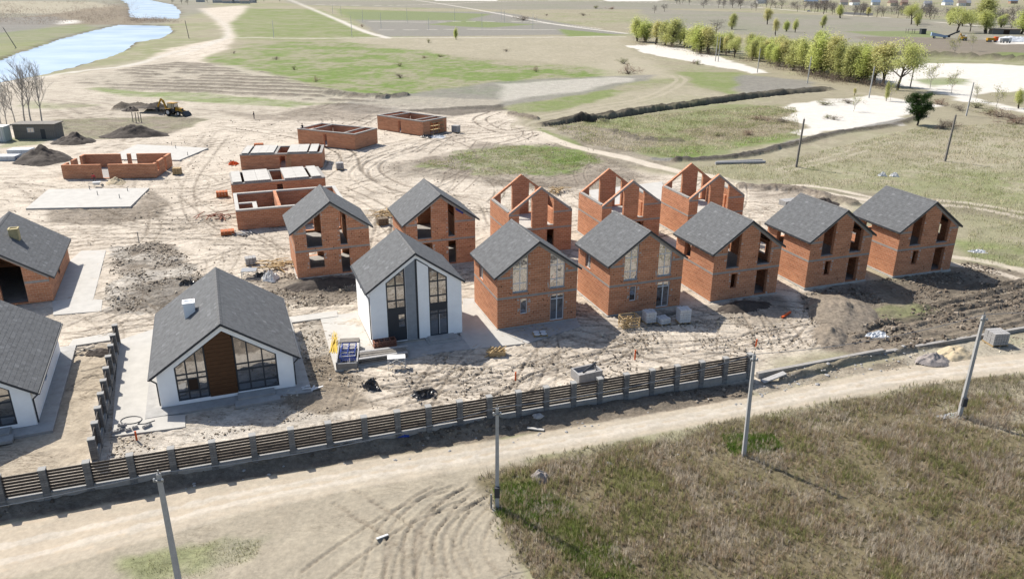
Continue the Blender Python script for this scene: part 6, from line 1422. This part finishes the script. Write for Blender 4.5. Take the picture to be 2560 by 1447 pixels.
for k in range(60):
    u=rng.uniform(320,440); vb=rng.uniform(50,58); x,y=G(u,vb); UG+=[(x+rng.normal(0,3),y+rng.normal(0,3),abs(rng.normal(.8,.6))) for _ in range(4)]
o=link('river_scrub',leaf_mesh('river_scrub',rng,UG,1.3,15000,.5,(.21,.175,.145),(.34,.29,.24),flat=.25)); tag(o,'grey-brown scrub and reed along the far river bank','scrub',kind='stuff')

UG=[]
for k in range(420):                            # twiggy mass of far trees along the village
    u=rng.uniform(1640,2700); vb=8+(u-1690)*.052+rng.uniform(-14,3); x,y=G(u,max(vb,-12)); UG+=[(x+rng.normal(0,5),y+rng.normal(0,8),abs(rng.normal(3.2,2.6))) for _ in range(5)]
o=link('far_wood',leaf_mesh('far_wood',rng,UG,1.9,17000,.75,(.20,.18,.17),(.34,.315,.295),flat=.22)); tag(o,'grey twiggy mass of far trees along the village',kind='stuff')
# ------------------------------------------------------------------ far things
def far_house(label, u, vb, wd, dp, hw, hr, wall, roof, rz):
    x,y=G(u,vb); t=thing('far_house',label,'house',(x,y,0),rz,'houses of the far village')
    MB().box(-wd/2,wd/2,0,dp,0,hw).build('wall',wall,t); r=MB()
    e=.5; r.v=[(-wd/2-e,-e,hw),(wd/2+e,-e,hw),(wd/2+e,dp+e,hw),(-wd/2-e,dp+e,hw),(-wd/2-e,dp/2,hr),(wd/2+e,dp/2,hr)]; r.f=[(0,1,5,4),(2,3,4,5),(1,2,5),(3,0,4),(3,2,1,0)]; r.build('roof',roof,t)
    for k in range(3):
        w_=MB().box(-wd/2+wd*(k+.5)/3-.6,-wd/2+wd*(k+.5)/3+.6,-.06,-.01,1.2,2.6).build('window',M_WHITE,t); MB().box(-wd/2+wd*(k+.5)/3-.5,-wd/2+wd*(k+.5)/3+.5,-.09,-.065,1.3,2.5).build('pane',M_GLASS,w_)
wl=[M_WHITE,mat('cream_wall',(.62,.55,.40)),mat('brick_far',(.42,.27,.2)),mat('grey_wall',(.5,.5,.5)),M_PLASTER]; rfm=[mat('red_roof',(.34,.24,.2)),mat('blue_roof',(.25,.32,.42)),mat('brown_roof',(.27,.22,.19)),mat('grey_roof',(.3,.31,.33))]
for i,(u,vb,w_,lb) in enumerate([(1905,10,16,'long white'),(2030,12,22,'wide white blue-roofed'),(2062,10,12,'small grey'),(2110,14,12,'cream steep-roofed'),(2140,14,14,'pale brown-roofed'),(2190,14,13,'blue-white'),(2235,16,14,'pale red-roofed'),(2262,14,10,'brick'),(2320,18,11,'small white'),(2372,14,16,'white blue-roofed'),(2405,16,12,'pale'),(2420,16,8,'grey'),(2535,10,14,'white')]):
    far_house('%s far village house, %s from the left along the top edge'%(lb,['first','second','third','fourth','fifth','sixth','seventh','eighth','ninth','tenth','eleventh','twelfth','thirteenth'][i]),u,vb,w_,10,5,9.5,wl[i%5],rfm[[3,1,3,2,2,1,0,0,3,1,2,3,1][i]],R(random.uniform(-15,10)))
for i,(u,vb,w_) in enumerate([(548,8,20),(568,9,16),(590,9,18),(612,10,14),(630,8,10),(500,6,12)]): 
    far_house('low dark-roofed far building, %s from the left near the river top'%['second','third','fourth','fifth','sixth','first'][i],u,vb,w_,9,4,7,wl[3],rfm[2 if i%2 else 3],R(random.uniform(-10,10)))
for i,(u,vb) in enumerate([(700,7),(640,8),(520,8),(660,6),(470,14),(430,10),(455,12)]): plant(GREYT[i%3],'dark tree beside the far low buildings at the river top','tree',(u,vb),None,H=9,group='trees at the river top')
f_=MB(); a=G(2092,36); b=G(2182,40); f_.bar((a[0],a[1],1.3),(b[0],b[1],1.3),.1,2.6); tag(f_.build('yard_fence',mat('grey_fence',(.22,.22,.23))),'grey solid yard fence along the far road','fence')
def car(label,px,rz,m,L=4.3):
    t=thing('car',label,'car',at(px),rz); b=MB(); b.box(-L/2,L/2,-.85,.85,.35,.95); b.hexa([(-L*.36,-.8,.95),(L*.22,-.8,.95),(L*.22,.8,.95),(-L*.36,.8,.95),(-L*.28,-.68,1.5),(L*.08,-.68,1.5),(L*.08,.68,1.5),(-L*.28,.68,1.5)]); b.build('body',m,t)
    for sy in (-1,1): MB().hexa([(-L*.33,sy*.80-.01,1.0),(L*.18,sy*.80-.01,1.0),(L*.18,sy*.80+.01,1.0),(-L*.33,sy*.80+.01,1.0),(-L*.27,sy*.71-.01,1.42),(L*.07,sy*.71-.01,1.42),(L*.07,sy*.71+.01,1.42),(-L*.27,sy*.71+.01,1.42)]).build('side_glass',M_GLASS,t)
    for x in (-L*.3,L*.3):
        for y in (-.8,.8): wheel(t,x,y,.33,.22)
car('small blue car driving on the far village road',(2022,30),R(-28),M_BLUE); car('small white car at the far road bend',(1690,3),R(-20),M_WHITE)
# blue farm machine
t=thing('field_machine','long pale blue farm machine with dark rear boom on the far plot','machine',at((2352,97)),R(-14)); b=MB(); b.hexa([(-6,-1.2,1.5),(3.5,-1.2,.6),(3.5,1.2,.6),(-6,1.2,1.5),(-6,-1.2,3.6),(3.5,-1.2,1.7),(3.5,1.2,1.7),(-6,1.2,3.6)]); b.build('body',mat('light_blue',(.38,.5,.65)),t)
for x in (-4,2): 
    for y in (-1.1,1.1): wheel(t,x,y,.6,.4)
MB().bar((3,0,1.2),(10,0,4.6),.7,.9).build('boom',M_FASCIA,t); MB().box(2.5,5,-1,1,.7,2).build('engine',M_ANTH,t)
t=thing('far_digger','yellow digger with raised arm half hidden by a birch','digger',at((2408,102)),R(30)); MB().box(-1.8,1.8,-1.1,1.1,.9,2.2).build('body',M_JCB,t); MB().box(-.4,1.0,-.9,.9,2.2,3.2).build('cab',M_GLASS,t); MB().bar((-1.6,0,2),(-4,0,4.2),.4,.5).build('boom',M_JCB,t); MB().bar((-4,0,4.2),(-5.2,0,1.2),.3,.4).build('dipper',M_JCB,t)
for x in (-1.2,1.2):
    for y in (-1,1): wheel(t,x,y,.8,.5)
t=thing('far_loader','tan loader truck parked beside the pale far heap','truck',at((2480,106)),R(-5)); MB().box(-3.2,.8,-1.1,1.1,.9,2.4).build('bed',M_JCB,t); MB().box(.9,2.8,-1.1,1.1,.8,3.1).build('cab',M_ORANGE,t)
for x in (-2.4,-1.2,1.8):
    for y in (-1,1): wheel(t,x,y,.6,.4)
t=thing('far_truck','white cab truck next to the tan loader','truck',at((2515,108)),R(10)); MB().box(-3.5,.5,-1.1,1.1,.9,2.6).build('bed',M_METAL,t); MB().box(.6,2.4,-1.1,1.1,.7,2.9).build('cab',M_WHITE,t)
for x in (-2.6,1.5):
    for y in (-1,1): wheel(t,x,y,.55,.35)
heap('pale rubble heap behind the white far truck',(2530,104),12,7,4,M_PLASTICW,0,30)
t=thing('pavilion','open timber shelter beside the far ploughed plot','shelter',at((2290,84)),R(0)); MB().box(-7,4.5,-2,2,2.6,2.85).build('roof',M_POLEW,t)
for x in (-6.5,-2,4): 
    for y in (-1.7,1.7): MB().box(x-.12,x+.12,y-.12,y+.12,0,2.6).build('post',M_POLEW,t)
t=thing('dark_cabin','small dark cabin at the right end of the timber shelter','cabin',at((2306,86)),0); MB().box(-1.6,1.6,-1.6,1.6,0,3.4).build('body',M_ANTH,t); MB().box(-1.9,1.9,-1.9,1.9,3.4,3.55).build('roof',M_FASCIA,t)
t=thing('barn','low brown barn under the trees at the top right','barn',at((2510,86)),R(-6)); MB().box(-9,9,-3,3,0,3.2).build('wall',M_OLDWOOD,t); MB().box(-9.6,9.6,-3.6,3.6,3.2,3.6).build('roof',rfm[2],t); MB().box(-2,2,-3.05,-3.0,0,2.8).build('door',M_DARKIN,t)

# ------------------------------------------------------------------ dry weeds, grass tufts
def in_poly(P,x,y):
    P=np.array(P); ins=np.zeros(x.shape,bool); n=len(P)
    for k in range(n):
        ax,ay=P[k]; bx,by=P[(k+1)%n]; c=((ay>y)!=(by>y)); ins^=c&(x<(bx-ax)*(y-ay)/(by-ay+1e-12)+ax)
    return ins
ZI=lambda x,y: Z[np.clip(np.searchsorted(gy,y),1,NY-1),np.clip(np.searchsorted(gx,x),1,NX-1)]
def weeds(name,label,px,nc,per,hmin,hmax,wid,cols,seed):
    rng=np.random.default_rng(seed); P=np.array(GP(*px)); x0,y0=P.min(0); x1,y1=P.max(0); x=rng.uniform(x0,x1,nc*4); y=rng.uniform(y0,y1,nc*4); m=in_poly(P,x,y); x,y=x[m],y[m]
    d=fbm(x,y,2.4,4,seed+5); keep=rng.random(len(x))<np.clip((d-.22)*3.2,.25,1); x,y,d=x[keep][:nc],y[keep][:nc],d[keep][:nc]; k=len(x)
    nb=fbm(x,y,4.0,3,seed+13); nc_=fbm(x,y,1.2,2,seed+21); q=np.clip((nb-.5)*1.6+(nc_-.5)*1.2+.5+rng.normal(0,.30,k),0,.999)*len(cols); base=np.array(cols)[np.minimum(q.astype(int),len(cols)-1)]*rng.uniform(.6,1.35,(k,1))
    H=rng.uniform(hmin,hmax,k)*(.6+.8*d); I=np.repeat(np.arange(k),per); n=len(I); a=rng.uniform(0,6.283,n); L=np.abs(rng.normal(0,.26,n))*H[I]; f=rng.uniform(.45,1.0,n); h=H[I]*f; w_=wid*rng.uniform(.6,1.5,n); b=rng.uniform(0,6.283,n)
    zz=ZI(x,y)[I]; t0=rng.uniform(0,.45,n); bx=x[I]+np.cos(a)*L*t0*.5+rng.normal(0,.03,n); by=y[I]+np.sin(a)*L*t0*.5+rng.normal(0,.03,n); bz=zz+h*t0*.8-.02
    A=np.stack([bx-np.cos(b)*w_,by-np.sin(b)*w_,bz],1); B=np.stack([bx+np.cos(b)*w_,by+np.sin(b)*w_,bz],1); T_=np.stack([x[I]+np.cos(a)*L,y[I]+np.sin(a)*L,zz+h],1)
    col=base[I]*rng.uniform(.7,1.35,(n,1)); col=np.concatenate([col,np.ones((n,1))],1).repeat(3,0)
    o=link(name,fast_mesh(name,np.stack([A,B,T_],1).reshape(-1,3),np.arange(3*n).reshape(n,3),M_LEAF,col)); return tag(o,label,'weeds',kind='stuff')
def blades(name, label, px, n, hmin, hmax, wid, cols, dens=None, lean=.55, seed=1, clump=0.0, px_is=True):
    rng=np.random.default_rng(seed); P=np.array(GP(*px)) if px_is else np.array(px); x0,y0=P.min(0); x1,y1=P.max(0); x=rng.uniform(x0,x1,n*3); y=rng.uniform(y0,y1,n*3); m=in_poly(P,x,y); x,y=x[m],y[m]
    nz=fbm(x,y,3.5,3,seed+5); n2=fbm(x,y,.9,2,seed+9); keep=rng.random(len(x))<(np.clip((nz*.6+n2*.4-.28)*2.6,.05,1) if dens is None else dens(x,y)); x,y=x[keep][:n],y[keep][:n]; k=len(x)
    nb=fbm(x,y,4.5,3,seed+13); nc=fbm(x,y,1.3,2,seed+21)
    h=rng.uniform(hmin,hmax,k)*(.55+.9*n2[keep][:k]); a=rng.uniform(0,6.283,k); L=rng.normal(0,lean,k)*h; b=rng.uniform(0,6.283,k); w_=wid*rng.uniform(.6,1.5,k)
    z=ZI(x,y)-.03; A=np.stack([x-np.cos(a)*w_,y-np.sin(a)*w_,z],1); B=np.stack([x+np.cos(a)*w_,y+np.sin(a)*w_,z],1); T_=np.stack([x+np.cos(b)*L,y+np.sin(b)*L,z+h],1)
    V_=np.stack([A,B,T_],1).reshape(-1,3); F_=np.arange(3*k).reshape(k,3)
    q=np.clip((nb-.5)*2.4+(nc-.5)*1.6+.5+rng.normal(0,.34,k),0,.999)*len(cols); i=np.minimum(q.astype(int),len(cols)-1); col=np.array(cols)[i]*rng.uniform(.4,1.55,(k,1)); col=np.concatenate([col,np.ones((k,1))],1).repeat(3,0)
    o=link(name,fast_mesh(name,V_,F_,M_LEAF,col)); return tag(o,label,'weeds',kind='stuff')
WC=[(.25,.255,.105),(.32,.285,.155),(.35,.285,.185),(.36,.275,.195),(.41,.34,.255),(.49,.43,.345)]
WPOLY=[(1228,1205),(1300,1170),(1600,1115),(1880,1056),(2330,970),(2400,985),(2700,1010),(2900,1100),(2900,1800),(1420,1800),(1335,1450),(1255,1320)]
weeds('dry_weeds','dense dry brown weeds filling the field below the dirt road',WPOLY,40000,8,.22,.68,.012,WC,3)
weeds('verge_weeds','low ragged weeds along the edge of the weed field',[(1195,1190),(1300,1145),(1600,1095),(1880,1038),(2330,950),(2700,915),(2700,990),(2330,1000),(1880,1090),(1330,1210),(1300,1330),(1400,1447),(1500,1600),(1330,1600),(1270,1420),(1215,1300)],5200,9,.15,.5,.011,[(.40,.35,.26),(.34,.30,.2),(.26,.27,.12),(.46,.40,.30)],17)
blades('green_grass','fresh green grass by the coil-bearing road pole',[(1232,1215),(1330,1205),(1430,1265),(1500,1330),(1620,1447),(1480,1447),(1330,1330),(1240,1290)],22000,.14,.42,.014,[(.13,.21,.04),(.13,.21,.04),(.18,.22,.06)],seed=5)
blades('green_grass','fresh green grass around the middle road pole',[(1800,1090),(1930,1085),(1955,1122),(1830,1142)],9000,.12,.35,.014,[(.10,.17,.03),(.13,.21,.04)],seed=6)
blades('straw_verge','pale straw weeds along the near road edge',[(1180,1192),(1300,1160),(1880,1042),(2330,962),(2600,930),(2700,960),(2400,1010),(1880,1080),(1300,1200)],30000,.15,.6,.012,[(.30,.26,.19),(.26,.22,.17),(.18,.17,.08),(.33,.29,.22)],seed=7)
blades('yard_grass','thin grass tufts on the lower left sand',[(320,1395),(560,1345),(655,1350),(640,1400),(470,1447),(330,1460)],2500,.05,.18,.014,[(.16,.18,.06),(.22,.21,.10),(.30,.27,.17)],seed=8)
MC=[(.27,.285,.13),(.36,.335,.20),(.43,.38,.255),(.52,.46,.33)]
blades('meadow_tufts','rough tussocks over the right meadow',[(1720,420),(1990,395),(2300,320),(2700,300),(2700,690),(2420,650),(2420,560),(2250,480),(2060,470),(1800,445)],90000,.15,.5,.03,MC,seed=9)
blades('meadow_tufts','rough tussocks in the bend of the site track',[(1370,315),(1560,295),(1900,265),(1990,270),(2000,340),(1700,398),(1480,365)],40000,.15,.5,.04,MC,seed=10)
blades('meadow_tufts','grass tufts on the island between the sand tracks',[(1040,410),(1150,385),(1270,366),(1400,372),(1500,392),(1500,410),(1350,434),(1230,438)],13000,.12,.35,.03,[(.17,.24,.06),(.24,.28,.09),(.34,.31,.18)],seed=11)
